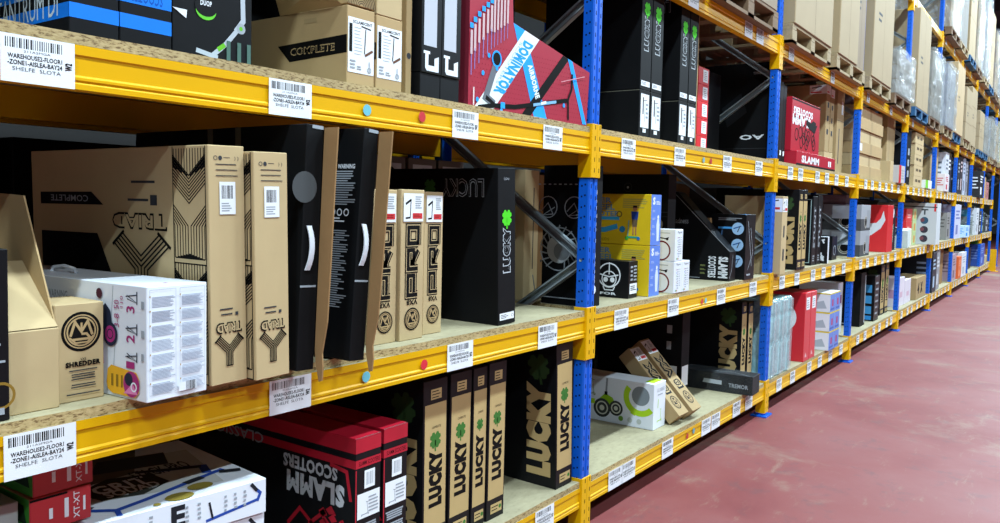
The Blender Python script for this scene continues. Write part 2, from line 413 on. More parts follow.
def frame_braces(parent):
    def brace(p, q, x):
        a = Vector((x, p[0], p[1])); b = Vector((x, q[0], q[1])); d = (b-a).normalized(); nn = Vector((0, -d.z, d.y)) * .022
        e = Vector((1, 0, 0)) * .016
        mb = MB()
        # open channel: web and two lips
        def plate(s0, s1, t0, t1):
            P = []
            for base in (a, b):
                P += [base+nn*s0+e*t0, base+nn*s1+e*t0, base+nn*s1+e*t1, base+nn*s0+e*t1]
            mb.add(P, [(0, 1, 2, 3), (7, 6, 5, 4), (0, 4, 5, 1), (1, 5, 6, 2), (2, 6, 7, 3), (3, 7, 4, 0)], ZINC)
        plate(-1, 1, .8, 1); plate(-1, -.88, -1, .8); plate(.88, 1, -1, .8); plate(-1, -.6, -1, -.88); plate(.6, 1, -1, -.88)
        mb.tube([a+Vector((-.042, 0, 0)), a+Vector((.03, 0, 0))], .008, ZINC, 6)
        mb.tube([b+Vector((-.042, 0, 0)), b+Vector((.03, 0, 0))], .008, ZINC, 6)
        mb.build('brace', parent)
    z = .08; side = 0
    while z < 5.6:
        y0, y1 = (.035, RD-.035) if side == 0 else (RD-.035, .035)
        brace((y0, z), (y1, z+.62), -.04)
        z += .62; side = 1-side
def make_frame(x, label, y0=0, height=POSH, far=False):
    e = bpy.data.objects.new('upright_frame', None); COL.objects.link(e); e.location = (x, y0, 0)
    for i in range(2):
        if not PME or len(PME) < 2:
            o = PM[i].build('post', e); PME.append(o.data)
        else:
            o = bpy.data.objects.new('post', PME[i]); COL.objects.link(o); o.parent = e
    if BR:
        for d in BR:
            o = bpy.data.objects.new('brace', d); COL.objects.link(o); o.parent = e
    else:
        frame_braces(e)
        for ch in e.children:
            if ch.name.startswith('brace'): BR.append(ch.data)
    tag(e, label, 'rack upright')
    return e
BR = []
NEXT = ['out at the left end of the rack', 'between the red folded-corner box and the tall black boxes', 'just left of the clear film bags', 'just right of the stack of blue and white boxes']
for k in range(NB):
    d = NEXT[k] if k < 4 else 'beyond the gap where the lower shelves end' if k == NB-1 else 'at the far end of the boarded shelves' if k == NB-2 else f'{ORD[k]} from the left along the rack'
    make_frame(UX[k], f'blue slotted rack upright frame {d}', 0)

def sticker(f, a0, a1, b0, b1, slot=''):
    """warehouse bar code sticker"""
    f.rect(a0, b0, a1, b1, STICK)
    w = a1-a0; h = b1-b0
    f.barcode(a0+.06*w, b0+h*.72, a0+.84*w, b0+h*.93, INK, 26)
    f.text('211A2MGA', a0+.3*w, b0+h*.645, a0+.66*w, b0+h*.69, DGREY, bold=0)
    f.text('WAREHOUSE2-FLOOR1', a0+.09*w, b0+h*.5, a0+.82*w, b0+h*.6, INK, bold=.02)
    f.text('-ZONE1-AISLEA-BAY24', a0+.09*w, b0+h*.37, a0+.82*w, b0+h*.47, INK, bold=.02)
    f.text('SHELFE  SLOTA', a0+.15*w, b0+h*.25, a0+.8*w, b0+h*.33, DGREY, bold=-.005)
    f.text('W2', a0+.86*w, b0+h*.38, a0+.96*w, b0+h*.55, INK, rot=90, bold=.04)
LVN = {'A': 'upper boarded shelf', 'B': 'middle boarded shelf', 'C': 'lowest boarded shelf', 'D': 'pallet level', 'E': 'top pallet level'}
LVZ = {'A': 1.917, 'B': 1.056, 'C': .234, 'D': 2.829, 'E': 4.40}
STX = {('A', 1): [.783, 1.476, 2.293, 2.906], ('B', 1): [.779, 1.484, 2.289, 2.906], ('C', 1): [.75, 1.5, 2.2, 2.92],
       ('A', 2): [3.63, 4.28, 5.05, 5.69], ('B', 2): [3.61, 4.26, 5.03, 5.67], ('C', 2): [3.60, 3.75, 4.25, 4.85, 5.02, 5.42, 5.68],
       ('D', 2): [3.7, 4.4, 5.36, 5.60]}
DOTS = {('A', 1): [(1.861, 1.867, '#6fb7c4'), (2.127, 1.872, '#c23a3e')], ('B', 1): [(1.872, 1.006, '#6fb7c4'), (2.16, 1.003, '#d2343e')],
        ('A', 2): [(4.72, 1.868, '#7aa0a8'), (4.84, 1.868, '#b03a36')], ('B', 2): [(4.78, 1.0, '#c8443e'), (4.84, 1.0, '#7ab4c0')], ('C', 2): [(4.62, .19, '#b8443e'), (4.72, .2, '#6f9aa6')]}
BH = .10
def beam_profile(x0, x1, y0, zt, back=False):
    """pressed box beam with two raised ribs"""
    P = [(0, -.0), (0, -.022), (.004, -.026), (.004, -.068), (0, -.073), (0, -.079), (.004, -.083), (0, -.088), (0, -BH), (.045, -BH), (.045, 0)]
    mb = MB(); n = len(P)
    sy = -1 if back else 1
    vs = [(x, y0+sy*y, zt+z) for x in (x0, x1) for y, z in P]
    fs = [(i, (i+1) % n, n+(i+1) % n, n+i) for i in range(n)] + [tuple(reversed(range(n))), tuple(range(n, 2*n))]
    mb.add(vs, fs, YELP); return mb
def connector(xa, xb, zt, parent, side):
    mb = MB()
    z0, z1 = zt-.208, zt+.042
    mb.box(xa, xb, -.009, -.002, z0, z1, YELP, c=.001)
    if side: mb.box(xa-.004, xa-.001, -.006, .060, z0, z1, YELP)
    for i in range(5):
        for q in ((xb-xa)*.62,):
            zz = z0+.025+i*.05
            mb.box(xa+q-.003, xa+q+.003, -.0095, -.0088, zz, zz+.019, HOLEY)
    mb.build('end_connector', parent)
def make_beam(lv, k, zt):
    x0, x1 = UX[k-1], UX[k]-.08
    mb = beam_profile(x0+.004, x1-.002, 0, zt)
    if lv in 'DE':
        pass
    o = mb.build('rack_beam')
    # one connector plate on each upright, wrapping half of its face
    connector(UX[k-1]-.033, UX[k-1]+.004, zt, o, False)
    mbL = MB(); connector(UX[k]-.083, UX[k]-.035, zt, o, True)
    xs = STX.get((lv, k))
    if xs is None:
        r = random.Random(k*7+ord(lv)); n = 6 if lv in 'ABC' else 2
        xs = [x0+.16+(2.45/n)*i+r.uniform(0, .15) for i in range(n)]
    for x in xs:
        lb = MB(); wd = .155 if k < 3 else .14
        f = Face(lb, (x, -.0015, zt-.101), (1, 0, 0), (0, 0, 1), (0, -1, 0), wd, .101, lift=0)
        if k <= 3: sticker(f, 0, 1, 0, 1)
        else:
            f.rect(0, 0, 1, 1, STICK); f.barcode(.08, .7, .85, .92, INK, 8); f.prints(.1, .28, .85, .6, 2, DGREY)
        lb.build('barcode_sticker', o)
    for x, z, hx in DOTS.get((lv, k), []):
        db = MB(); f = Face(db, (x, -.0015, z), (1, 0, 0), (0, 0, 1), (0, -1, 0), .05, .05, lift=0); f.disc(0, 0, .018, ink(hx)); db.build('round_sticker', o)
    tag(o, f'yellow front beam of the {LVN[lv]}, {ORD[k-1]} bay from the left', 'rack beam', kind='thing')
    b = beam_profile(x0+.004, x1-.002, RD, zt, True).build('rack_beam')
    tag(b, f'yellow rear beam of the {LVN[lv]}, {ORD[k-1]} bay from the left', 'rack beam', kind='thing')
for k in range(1, NB):
    for lv in ('ABCDE' if k < NB-1 else 'DE'): make_beam(lv, k, LVZ[lv])
for k in range(1, NB-1):
    for lv in 'ABC':
        zt = LVZ[lv]+.0005; x0, x1 = UX[k-1]+.006, UX[k]-.09
        mb = MB(); nx = 40; r = random.Random(k*31+ord(lv))
        T = zt+.0265; ys = [.001+(.0 if 0 < i < nx else 0) for i in range(nx+1)]
        # boards butt together; a ragged chipped front edge where the photo shows one
        chip = (lv == 'B' and k == 1)
        xs = [x0+(x1-x0)*i/nx for i in range(nx+1)]
        fy = [.001+(r.random()*.003 if k < 3 else 0) for _ in xs]
        if chip:
            for i, x in enumerate(xs):
                if x > 1.02 and x < 1.98: fy[i] = .012
        for i in range(nx):
            a, b = xs[i], xs[i+1]
            mb.add([(a, fy[i], zt), (b, fy[i+1], zt), (b, fy[i+1], T), (a, fy[i], T)], [(0, 1, 2, 3)], CHIPEDGE)
            mb.add([(a, fy[i], T), (b, fy[i+1], T), (b, RD, T), (a, RD, T)], [(0, 1, 2, 3)], CHIPTOP)
        mb.add([(x0, 0, zt), (x0, RD, zt), (x1, RD, zt), (x1, 0, zt)], [(0, 1, 2, 3)], CHIPTOP)
        mb.add([(x0, fy[0], zt), (x0, fy[0], T), (x0, RD, T), (x0, RD, zt)], [(0, 1, 2, 3)], CHIPEDGE)
        mb.add([(x1, fy[-1], zt), (x1, RD, zt), (x1, RD, T), (x1, fy[-1], T)], [(0, 1, 2, 3)], CHIPEDGE)
        mb.add([(x0, RD, zt), (x0, RD, T), (x1, RD, T), (x1, RD, zt)], [(0, 1, 2, 3)], CHIPEDGE)
        o = mb.build('shelf_board')
        tag(o, f'chipboard panel of the {LVN[lv]}, {ORD[k-1]} bay from the left', 'shelf board')
# ------------------------------------------------------------------ product art
def y_mark(f, cu, cv, s, mat, w=.0028, n=5, flip=1, sx=1):
    """nested Y of parallel strokes with T ends"""
    W, H = f.W, f.H; q = .7071; f.step()
    def ln(P, ww=w): f.line([(cu+x*s*sx/W, cv+flip*(y*s+.04*s)/H) for x, y in P], ww, mat, False)
    g = .3/n; Lm = .62; bot = -.5
    ln([(0, bot), (0, 0)]); ln([(-Lm*q, Lm*q), (0, 0), (Lm*q, Lm*q)])
    for j in range(1, n//2+1):
        k = g*j
        for sd in (-1, 1): ln([(sd*k, bot), (sd*k, -.414*k), (sd*(Lm*q+k*q), Lm*q-k*q)])
        ln([(-Lm*q+k*q, Lm*q+k*q), (0, 1.414*k), (Lm*q-k*q, Lm*q+k*q)])
    c = g*(n//2)+.045
    for sd in (-1, 1): ln([(sd*(Lm*q+c*q), Lm*q-c*q), (sd*(Lm*q-c*q), Lm*q+c*q)], w*1.6)
    ln([(-c*.8, bot), (c*.8, bot)])
def maze_band(f, a0, a1, mat, n=6):
    W, H = f.W, f.H; c = (a0+a1)/2; hw = (a1-a0)/2; w = .0034; r = W/H
    def ln(P): f.line(P, w, mat, False)
    f.step()
    g = hw/n
    for t in (1., .52):
        for i in range(n):
            q = (i+.55)*g; top = t-.012-.016*max(0, 1-i)*0
            for sd in (-1, 1):
                ln([(c+sd*q, t-.012), (c+sd*q, t-.085-(n-i)*g*r*.35), (c+sd*hw, t-.085+(-(n-i)*g*.35+(hw-q)*.75)*r)])
        for k in range(9):
            z = t-.125-k*.0145
            ln([(a0, z+hw*r*.75), (c, z), (a1, z+hw*r*.75)])
        for i in range(n):
            q = (i+.55)*g; zt = t-.27; zb = t-.455-i*.0035
            for sd in (-1, 1): ln([(c+sd*hw, zt-(q)*r*.75+.03), (c+sd*q, zt-hw*r*.75+.02), (c+sd*q, zb)])
            ln([(c-q, zb), (c+q, zb)])
    ln([(a0, .997), (a0, .004), (a1, .004), (a1, .997)])
    ln([(a0, .505), (a1, .505)])
def scooter(f, u0, v0, s, mat, deck=None, flip=1, w=.006):
    """side view of a kick scooter, s = height in metres"""
    W, H = f.W, f.H
    p = lambda x, y: (u0+flip*x*s/W, v0+y*s/H)
    f.line([p(.62, .16), p(.52, .96)], w, mat); f.line([p(.40, 1), p(.66, .94)], w*1.1, mat)
    f.line([p(.62, .2), p(.5, .1), p(.02, .1)], w*1.6, deck or mat)
    f.disc(*p(.66, .08), .075*s, mat); f.disc(*p(-.02, .08), .075*s, mat)
    f.disc(*p(.66, .08), .03*s, WH, 8); f.disc(*p(-.02, .08), .03*s, WH, 8)
def lucky_kraft(w, d, h, sidetext=True):
    """kraft end panel with black band, clover and upright lettering; black sides"""
    b = Box(w, d, h, BLACKCARD, {'T': BLACKCARD})
    F = b.F
    F.rect(.06, .13, .95, .86, LUCKYK)
    F.rect(.3, .885, .74, .945, LUCKYK); F.prints(.34, .888, .7, .94, 3, INK, .3, .3)
    F.text('LUCKY', .24, .25, .80, .585, INK, rot=90, bold=.085)
    F.clover(.5, .645, w*.25, DKGREEN)
    F.text('COMPLETE', .35, .715, .72, .728, INK, bold=0)
    F.rect(.22, .035, .86, .095, LUCKYK); F.disc(.76, .065, .009, DKGREEN); F.prints(.27, .045, .66, .085, 2, INK, .3)
    if sidetext:
        L = b.L; k = .235/d
        L.text('LUCKY', 1-.168/d, .075, 1-.028/d, .72, LUCKYK, rot=90, bold=.10)
        L.clover(1-.1/d, .83, .066, ink('#324a29'), 12)
    return b
def lucky_black(w, d, h, front='mid'):
    b = Box(w, d, h, BLACKMATT)
    F = b.F
    v0, v1 = (.33, .625)
    F.otext('LUCKY', .27, v0, .72, v1, ink('#b4babf'), BLACKMATT, rot=90, e=.005, bold=.07)
    F.clover(.5, .685, w*.3, GREEN)
    F.text('PHOTO', .32, .925, .62, .94, GREYT, bold=.01, rot=180)
    st = b.kid('product_sticker', F, 'small white product sticker')
    st.rect(.08, .03, .9, .075, STICK); st.prints(.15, .038, .6, .067, 3, DGREY, .4); st.ring(.8, .052, .007, .0015, DGREY)
    L = b.L
    L.otext('LUCKY', 1-.295/d, .815, 1-.07/d, .935, GREYT, BLACKMATT, rot=180, e=.003, bold=.03)
    L.clover(1-.36/d, .88, .035, DKGREEN)
    return b
def badge(f, u, v, r, ring_w=.003):
    """round maker's badge with a shield shaped monogram"""
    f.disc(u, v, r, INK, 28); f.ring(u, v, r*.86, r*.06, KRAFT, 28); f.disc(u, v, r*.74, KRAFT, 28); f.disc(u, v, r*.66, INK, 28)
    W, H = f.W, f.H; p = lambda x, y: (u+x*r/W, v+y*r/H)
    f.line([p(-.55, -.2), p(-.32, .5), p(0, 0), p(.32, .5), p(.55, -.2)], r*.13, KRAFT)
    f.line([p(-.45, -.38), p(0, -.38), p(.45, -.38), p(.25, -.12), p(0, -.12)], r*.12, KRAFT)
    f.line([p(-.6, -.25), p(-.3, -.55), p(.3, -.55), p(.6, -.25)], r*.08, KRAFT)
    f.line([p(0, .0), p(0, .45)], r*.1, KRAFT)
def shiplabel(b, F, u0, v0, u1, v1, red=True):
    l = b.kid('shipping_label', F, 'white printed shipping label')
    l.rect(u0, v0, u1, v1, STICK); w = u1-u0; h = v1-v0
    P = lambda x, y: (u0+w*x, v0+h*y)
    l.line([P(.1, .62), P(.38, .78)], .008, INK); l.line([P(.36, .78), P(.33, .15)], .004, INK); l.line([P(.1, .12), P(.34, .14)], .006, INK)
    l.prints(*P(.58, .45), *P(.92, .92), 6, GREYT, .5)
    if red: l.rect(*P(.45, .1), *P(.95, .3), ink('#c93a3c')); l.prints(*P(.5, .14), *P(.9, .26), 2, ink('#8c2020'), .5)
    return l
def pro_carton(w, d, h):
    b = Box(w, d, h, KRAFT3); F = b.F
    def letter(fn, v0, v1):
        fn(v0, v1)
    # blocky letters reading upwards, drawn as a thick stroke with a light inline
    GL = {'P': [(0, 0), (0, 1), (1, 1), (1, .38), (.12, .38)], 'R': [(0, 0), (0, 1), (1, 1), (1, .45), (.2, .45), (.45, .45), (1, 0)], 'O': [(0, 0), (0, 1), (1, 1), (1, 0), (-.1, 0)]}
    for v0, v1, ch in ((.30, .43, 'P'), (.475, .60, 'R'), (.645, .75, 'O')):
        P = [(.32+(1-y)*.42, v0+x*(v1-v0)) for x, y in GL[ch]]
        F.line(P, w*.25, INK); F.line(P, w*.17, KRAFT3); F.line(P, w*.12, INK)
    F.text('VX8', .28, .235, .74, .27, INK, rot=180, bold=.03)
    badge(F, .52, .14, w*.33)
    shiplabel(b, F, .08, .79, .92, .975)
    return b
def triad_carton(w, d, h):
    b = Box(w, d, h, KRAFT3, {'L': KRAFT3}); F = b.F; T = INK
    F.prints(.42, .948, .6, .952, 1, DGREY, .6, 0); F.text('( (', .72, .938, .84, .956, DGREY, rot=180, bold=0); F.disc(.33, .948, .006, DGREY, 10); F.ring(.2, .948, .006, .0015, DGREY, 10)
    for q in (.92, .897, .873): F.prints(.2, q, .86, q+.004, 1, DGREY, .9, .15)
    st = b.kid('barcode_sticker', F, 'white bar code sticker')
    st.rect(.29, .715, .73, .85, STICK); st.barcode(.35, .78, .66, .835, INK, 14); st.prints(.34, .725, .62, .765, 4, GREYT, .5)
    F.prints(.25, .315, .62, .321, 1, DGREY, .9, .1); F.prints(.28, .293, .62, .299, 1, DGREY, .9, .1); F.rect(.68, .288, .76, .302, DGREY)
    F.otext('TRIAD', .13, .215, .86, .262, INK, KRAFT3, rot=180, e=.004, bold=.05)
    y_mark(F, .5, .135, w*.72, INK, .0026, 5)
    L = b.L
    maze_band(L, 1-.155/d, 1-.012/d, INK)
    L.poly([(.06, .735), (.06, .795), (.39, .8), (.46, .74)], INK); L.text('COMPLETE', .13, .752, .37, .783, GREYT, rot=180, bold=.01)
    L.poly([(.06, .42), (.06, .60), (.42, .605), (.5, .42)], INK)
    L.prints(.62, .84, .745, .855, 1, DGREY, .7, 0); L.prints(.6, .76, .71, .775, 1, DGREY, .7, 0); L.rect(.72, .745, .755, .79, DGREY)
    L.otext('TRIAD', 1-.46/d, .635, 1-.185/d, .71, INK, KRAFT3, rot=180, e=.006, bold=.05)
    y_mark(L, 1-.315/d, .46, .175, INK, .0055, 5, sx=1.5)
    return b
def handle(mb, pts, r, mat): mb.tube(pts, r, mat, 6)

# ------------------------------------------------------------------ middle shelf, first bay
b = Box(.12, .3, .375, BLACKCARD)
b.F.prints(.35, .3, .95, .6, 9, GREYT, .4); b.F.ring(.85, .15, .03, .006, ink('#8a6a2a')); b.F.prints(.5, .02, .95, .1, 1, GREYT)
b.place('carton', 'black printed carton cut off by the left picture edge, beside the opened kraft carton', 'box', .682, .02, ZB)

b = Box(.112, .45, .187, KRAFT3); fl = b.kid('open_flap', None, 'side flap standing up')
fl.add([(.108, .01, .187), (.108, .44, .187), (.108, .44, .50), (.108, .16, .49), (.112, .01, .187), (.112, .44, .187), (.112, .44, .50), (.112, .16, .49)],
       [(0, 1, 2, 3), (7, 6, 5, 4), (0, 3, 7, 4), (3, 2, 6, 7), (2, 1, 5, 6)], KRAFT)
fl = b.kid('open_flap', None, 'front flap folded back')
fl.add([(.002, .004, .187), (.110, .004, .187), (.108, .17, .33), (.002, .17, .33), (.002, .002, .19), (.110, .002, .19), (.108, .168, .333), (.002, .168, .333)],
       [(0, 1, 2, 3), (7, 6, 5, 4), (0, 3, 7, 4), (3, 2, 6, 7), (2, 1, 5, 6)], KRAFT3)
fl = b.kid('open_flap', None, 'rear flap standing up')
fl.add([(-.1, .446, .187), (.112, .446, .187), (.112, .5, .62), (-.1, .5, .62), (-.1, .45, .187), (.112, .45, .187), (.112, .504, .62), (-.1, .504, .62)],
       [(3, 2, 1, 0), (4, 5, 6, 7), (0, 1, 5, 4), (1, 2, 6, 5), (2, 3, 7, 6)], KRAFT3)
b.place('carton', 'plain kraft carton with its flaps open, at the left end of the middle shelf', 'box', .811, .05, ZB)

b = Box(.117, .16, .236, KRAFT3); F = b.F
badge(F, .53, .71, .048); F.text('VX5', .5, .415, .62, .44, INK, rot=0); F.text('SHREDDER', .2, .355, .92, .41, INK, bold=.06)
for q, a in ((.31, .25), (.27, .3), (.245, .32), (.22, .3), (.165, .3), (.14, .3), (.07, .2)): F.prints(a, q, 1.02-a+.1, q+.014, 1, DGREY, .8, .1, False)
b.place('carton', 'small kraft box with a round black badge, in front of the white scooter box', 'box', .9245, .074, ZB)

b = Box(.172, .80, .28, WHITECARD); F = b.F; L = b.L
for cx in (.06, .54):
    for j in range(7):
        v = .86-j*.125; F.prints(cx+.02, v-.045, cx+.40, v+.05, 8, ink('#9da4b4'), .5, .25); F.rect(cx-.02, v+.045, cx, v+.06, ink('#b08a4a'))
    F.line([(cx-.02, .97), (cx-.02, .06), (cx+.40, .06), (cx+.40, .97), (cx-.02, .97)], .0008, GREYT)
F.rect(.5, .05, .8, .13, WHITECARD); F.barcode(.62, .05, .8, .13, INK, 12)
p = lambda x, y: (1-(1-x)*.345/.8, y)       # front third of the long side
MAG = ink('#a0306e'); DV = ink('#262a3c'); ORA = ink('#dfa52a')
L.text('WARNING', *p(-.22, .8), *p(.05, .88), GREYT, bold=.02); L.prints(*p(-.3, .72), *p(.0, .78), 3, GREYT, .4)
L.line([p(.62, .98), p(.6, .7), p(.64, .5), p(.62, .2), p(.64, .02)], .002, GREYT)
o = lambda off, v: (1-off/.8, v)
for v0, v1, w0, w1, t in ((.76, .82, .85, .95, '3'), (.5, .57, .58, .67, '2'), (.275, .335, .345, .425, '1')):
    L.text(t, *o(.078, v0), *o(.045, v1), MAG, rot=90, bold=.02)
    L.line([o(.075, w0+.06), o(.035, w0), o(.075, w0+.03)], .0025, DV); L.line([o(.036, w0-.01), o(.036, w1)], .0035, DV); L.line([o(.08, w1-.05), o(.038, w1-.03)], .0025, DV)
for q in (.8, .55, .35): L.prints(*o(.018, q), *o(.006, q+.08), 1, GREYT, .8)
L.text('3-8', *o(.125, .62), *o(.105, .74), MAG, rot=90, bold=0); L.text('50', *o(.125, .78), *o(.105, .86), MAG, rot=90, bold=0); L.text('110', *o(.1, .8), *o(.088, .9), MAG, rot=90, bold=0)
L.poly([o(.185, .74), o(.16, .82), o(.14, .76), o(.13, .6), o(.15, .5), o(.18, .5)], DV)
L.disc(*o(.185, .9), .013, ink('#4a2430'), 12); L.disc(*o(.14, .55), .03, DV); L.disc(*o(.14, .55), .021, MAG); L.ring(*o(.14, .55), .013, .003, DV)
L.poly([o(.2, .5), o(.17, .44), o(.165, .28), o(.2, .2)], ink('#c04a86'))
L.poly([o(.15, .06), o(.155, .12), o(.15, .24), o(.135, .28), o(.035, .25), o(.025, .2), o(.025, .08), o(.04, .03), o(.13, .03)], ORA)
L.disc(*o(.055, .14), .032, MAG); L.disc(*o(.065, .18), .016, DV); L.poly([o(.085, .05), o(.03, .06), o(.05, .15)], ink('#d77fae')); L.ring(*o(.045, .12), .012, .004, WH)
for q in (.135, .115, .095): L.prints(*o(q, .06), *o(q-.01, .24), 1, ink('#8a6a20'), .6)
T = b.T; T.line([(.03, .01), (.97, .01)], .002, GREYT); T.line([(.9, .0), (.9, .95)], .0015, GREYT); T.disc(.5, .06, .006, MAG, 10)
h_ = b.kid('carry_handle', None, 'white plastic handle')
h_.tube([(.08, .42, .28), (.08, .43, .292), (.08, .48, .298), (.08, .53, .292), (.08, .54, .28)], .005, WHITECARD, 6)
b.place('scooter_box', 'white kids scooter box with purple pictures and digits, sticking out over the shelf edge', 'box', 1.068, -.07, ZB, 4)

triad_carton(.11, .94, .627).place('scooter_box', 'tall kraft scooter carton with a maze printed band, right behind the white kids scooter box', 'box', 1.262, -.048, ZB+.003, ry=-1.3)
triad_carton(.113, .92, .617).place('scooter_box', 'kraft scooter carton with white bar code sticker, next to the tall open black box', 'box', 1.379, -.078, ZB+.003, ry=-1.3)

def open_black(w, d, h, text):
    b = Box(w, d, h, BLACKMATT)
    L = b.L
    if text:
        L.text('WARNING', 1-.105/d, .825, 1-.03/d, .845, WH, bold=.02); L.poly([(1-.125/d, .825), (1-.11/d, .825), (1-.117/d, .847)], WH)
        L.prints(1-.125/d, .665, 1-.02/d, .818, 15, GREYT, .5, .4)
        for q in (.115, .085, .055): L.ring(1-q/d, .635, .012, .004, WH, 12)
        L.prints(1-.13/d, .59, 1-.06/d, .615, 2, WH, .5)
        L.prints(1-.135/d, .22, 1-.03/d, .56, 34, GREYT, .45, .45); L.prints(1-.135/d, .53, 1-.09/d, .54, 1, BLACKMATT)
    else:
        for q in (.32, .46): L.poly([(1-q/d, .88), (1-(q-.028)/d, .88), (1-(q-.02)/d, 1), (1-(q+.008)/d, 1)], ink('#6d6455'))
    hd = b.kid('carry_handle', None, 'white plastic strap handle')
    pts = []
    for i in range(9):
        t = -1+i/4; pts.append((w*.32+w*.10*(1-t*t), -.005-.010*(1-t*t), h*.5+t*.064))
    for i in range(8):
        a, c = pts[i], pts[i+1]; k = .0085
        hd.add([(a[0]-k, a[1], a[2]), (a[0]+k, a[1], a[2]), (c[0]+k, c[1], c[2]), (c[0]-k, c[1], c[2]), (a[0]-k, a[1]+.004, a[2]), (a[0]+k, a[1]+.004, a[2]), (c[0]+k, c[1]+.004, c[2]), (c[0]-k, c[1]+.004, c[2])],
               [(0, 1, 2, 3), (7, 6, 5, 4), (0, 3, 7, 4), (1, 5, 6, 2)], WHITECARD)
    fl = b.kid('corrugated_sleeve_edge', None, 'torn brown corrugated edge')
    # outer sleeve side standing proud of the end of the box, torn at its foot
    xs = w+.002
    out = [(-.056, h*.995), (-.052, h*.7), (-.05, h*.45), (-.046, h*.2), (-.03, h*.07), (-.036, .01), (-.034, -.03), (-.022, -.034), (-.006, .015), (0, h*.08)]
    n = len(out)
    A = [(xs, y, z) for y, z in out] + [(xs, 0, h*.995)]
    B = [(xs+.005, y, z) for y, z in out] + [(xs+.005, 0, h*.995)]
    m = n+1
    fl.add(A+B, [tuple(range(m)), tuple(reversed(range(m, 2*m)))] + [(i, (i+1) % m, m+(i+1) % m, m+i) for i in range(m)], KRAFTD)
    tp = b.kid('tape', None, 'torn clear tape')
    tp.box(-.001, w*.9, -.0016, -.0004, h*.34, h*.348, GREYT)
    tp = b.kid('tape', None, 'torn clear tape at the top')
    tp.box(w*.3, w*.95, -.0016, -.0004, h*.985, h*.999, GREYT)
    return b
b = open_black(.063, .88, .708, False)
s_ = b.kid('seal_sticker', b.F, 'round translucent seal'); s_.disc(.0, .745, .045, ink('#4e5152'), 24)
b.place('scooter_box', 'tall black box with white strap handle and round grey seal, in a torn brown sleeve', 'box', 1.527, -.066, ZB+.004, ry=2.6)
b = open_black(.062, .88, .714, True)
b.place('scooter_box', 'tall black box with white warning text down its side and a strap handle', 'box', 1.722, -.078, ZB+.006, ry=4.2)

pro_carton(.118, .6, .535).place('scooter_box', 'leftmost kraft carton of three with red and white labels, half hidden by torn sleeve', 'box', 1.976, .078, ZB)
pro_carton(.124, .6, .538).place('scooter_box', 'kraft scooter carton with red and white label, middle one of the three', 'box', 2.102, .067, ZB)
pro_carton(.108, .6, .533).place('scooter_box', 'rightmost kraft carton of three with red and white labels, beside the black box', 'box', 2.262, .098, ZB)
lucky_black(.12, .62, .637).place('scooter_box', 'black scooter box with bright green clover and outlined LUCKY, alone in front of the brace', 'box', 2.645, .026, ZB, ry=-2.2, rz=-1)

# ------------------------------------------------------------------ lowest shelf, first bay
GR = paint('#3d9a32', .45, 0, .05); RD_ = paint('#b3262e', .45, 0, .06)
for i in range(8):
    b = Box(.145 if i > 5 else .10, .3, .0855, RD_, {'L': GR, 'T': KRAFTD, 'F': RD_}); F = b.F
    F.prints(.55, .15, .62, .85, 1, WH, .8, 0); F.text('XT-XT', .7, .12, .8, .9, WH, rot=90, bold=.01); F.prints(.86, .2, .9, .8, 1, WH, .7, 0); F.prints(.3, .2, .36, .7, 1, WH, .6, 0)
    F.rect(.0, .9, .6, .96, INK)
    b.L.poly([(.5, .3), (.95, .25), (.9, .75), (.6, .8)], ink('#23412a'))
    lab = ('green and red box on top of the small stack under the first shelf sticker' if i == 7 else 'green and red box second from the top of the small stack, its lid sagging' if i == 6
           else 'green and red box lower down in the small stack at the left end')
    b.place('parts_box', lab, 'box', .872+(.004 if i == 6 else .012 if i == 7 else 0), .1, ZC+i*.0862, 2*(i % 2), group='green and red boxes in the small stack')
b = Box(.1, .5, .3, paint('#9aa09c', .6)); b.F.prints(.3, .6, .9, .8, 4, GREYT)
b.place('carton', 'pale grey carton at the lower left corner of the picture', 'box', .76, .12, ZC+.3)
b = Box(.1, .5, .3, KRAFT2); b.place('carton', 'kraft carton carrying the pale grey carton', 'box', .76, .12, ZC-.0)
BL = ink('#27489c'); DK = ink('#22242a')
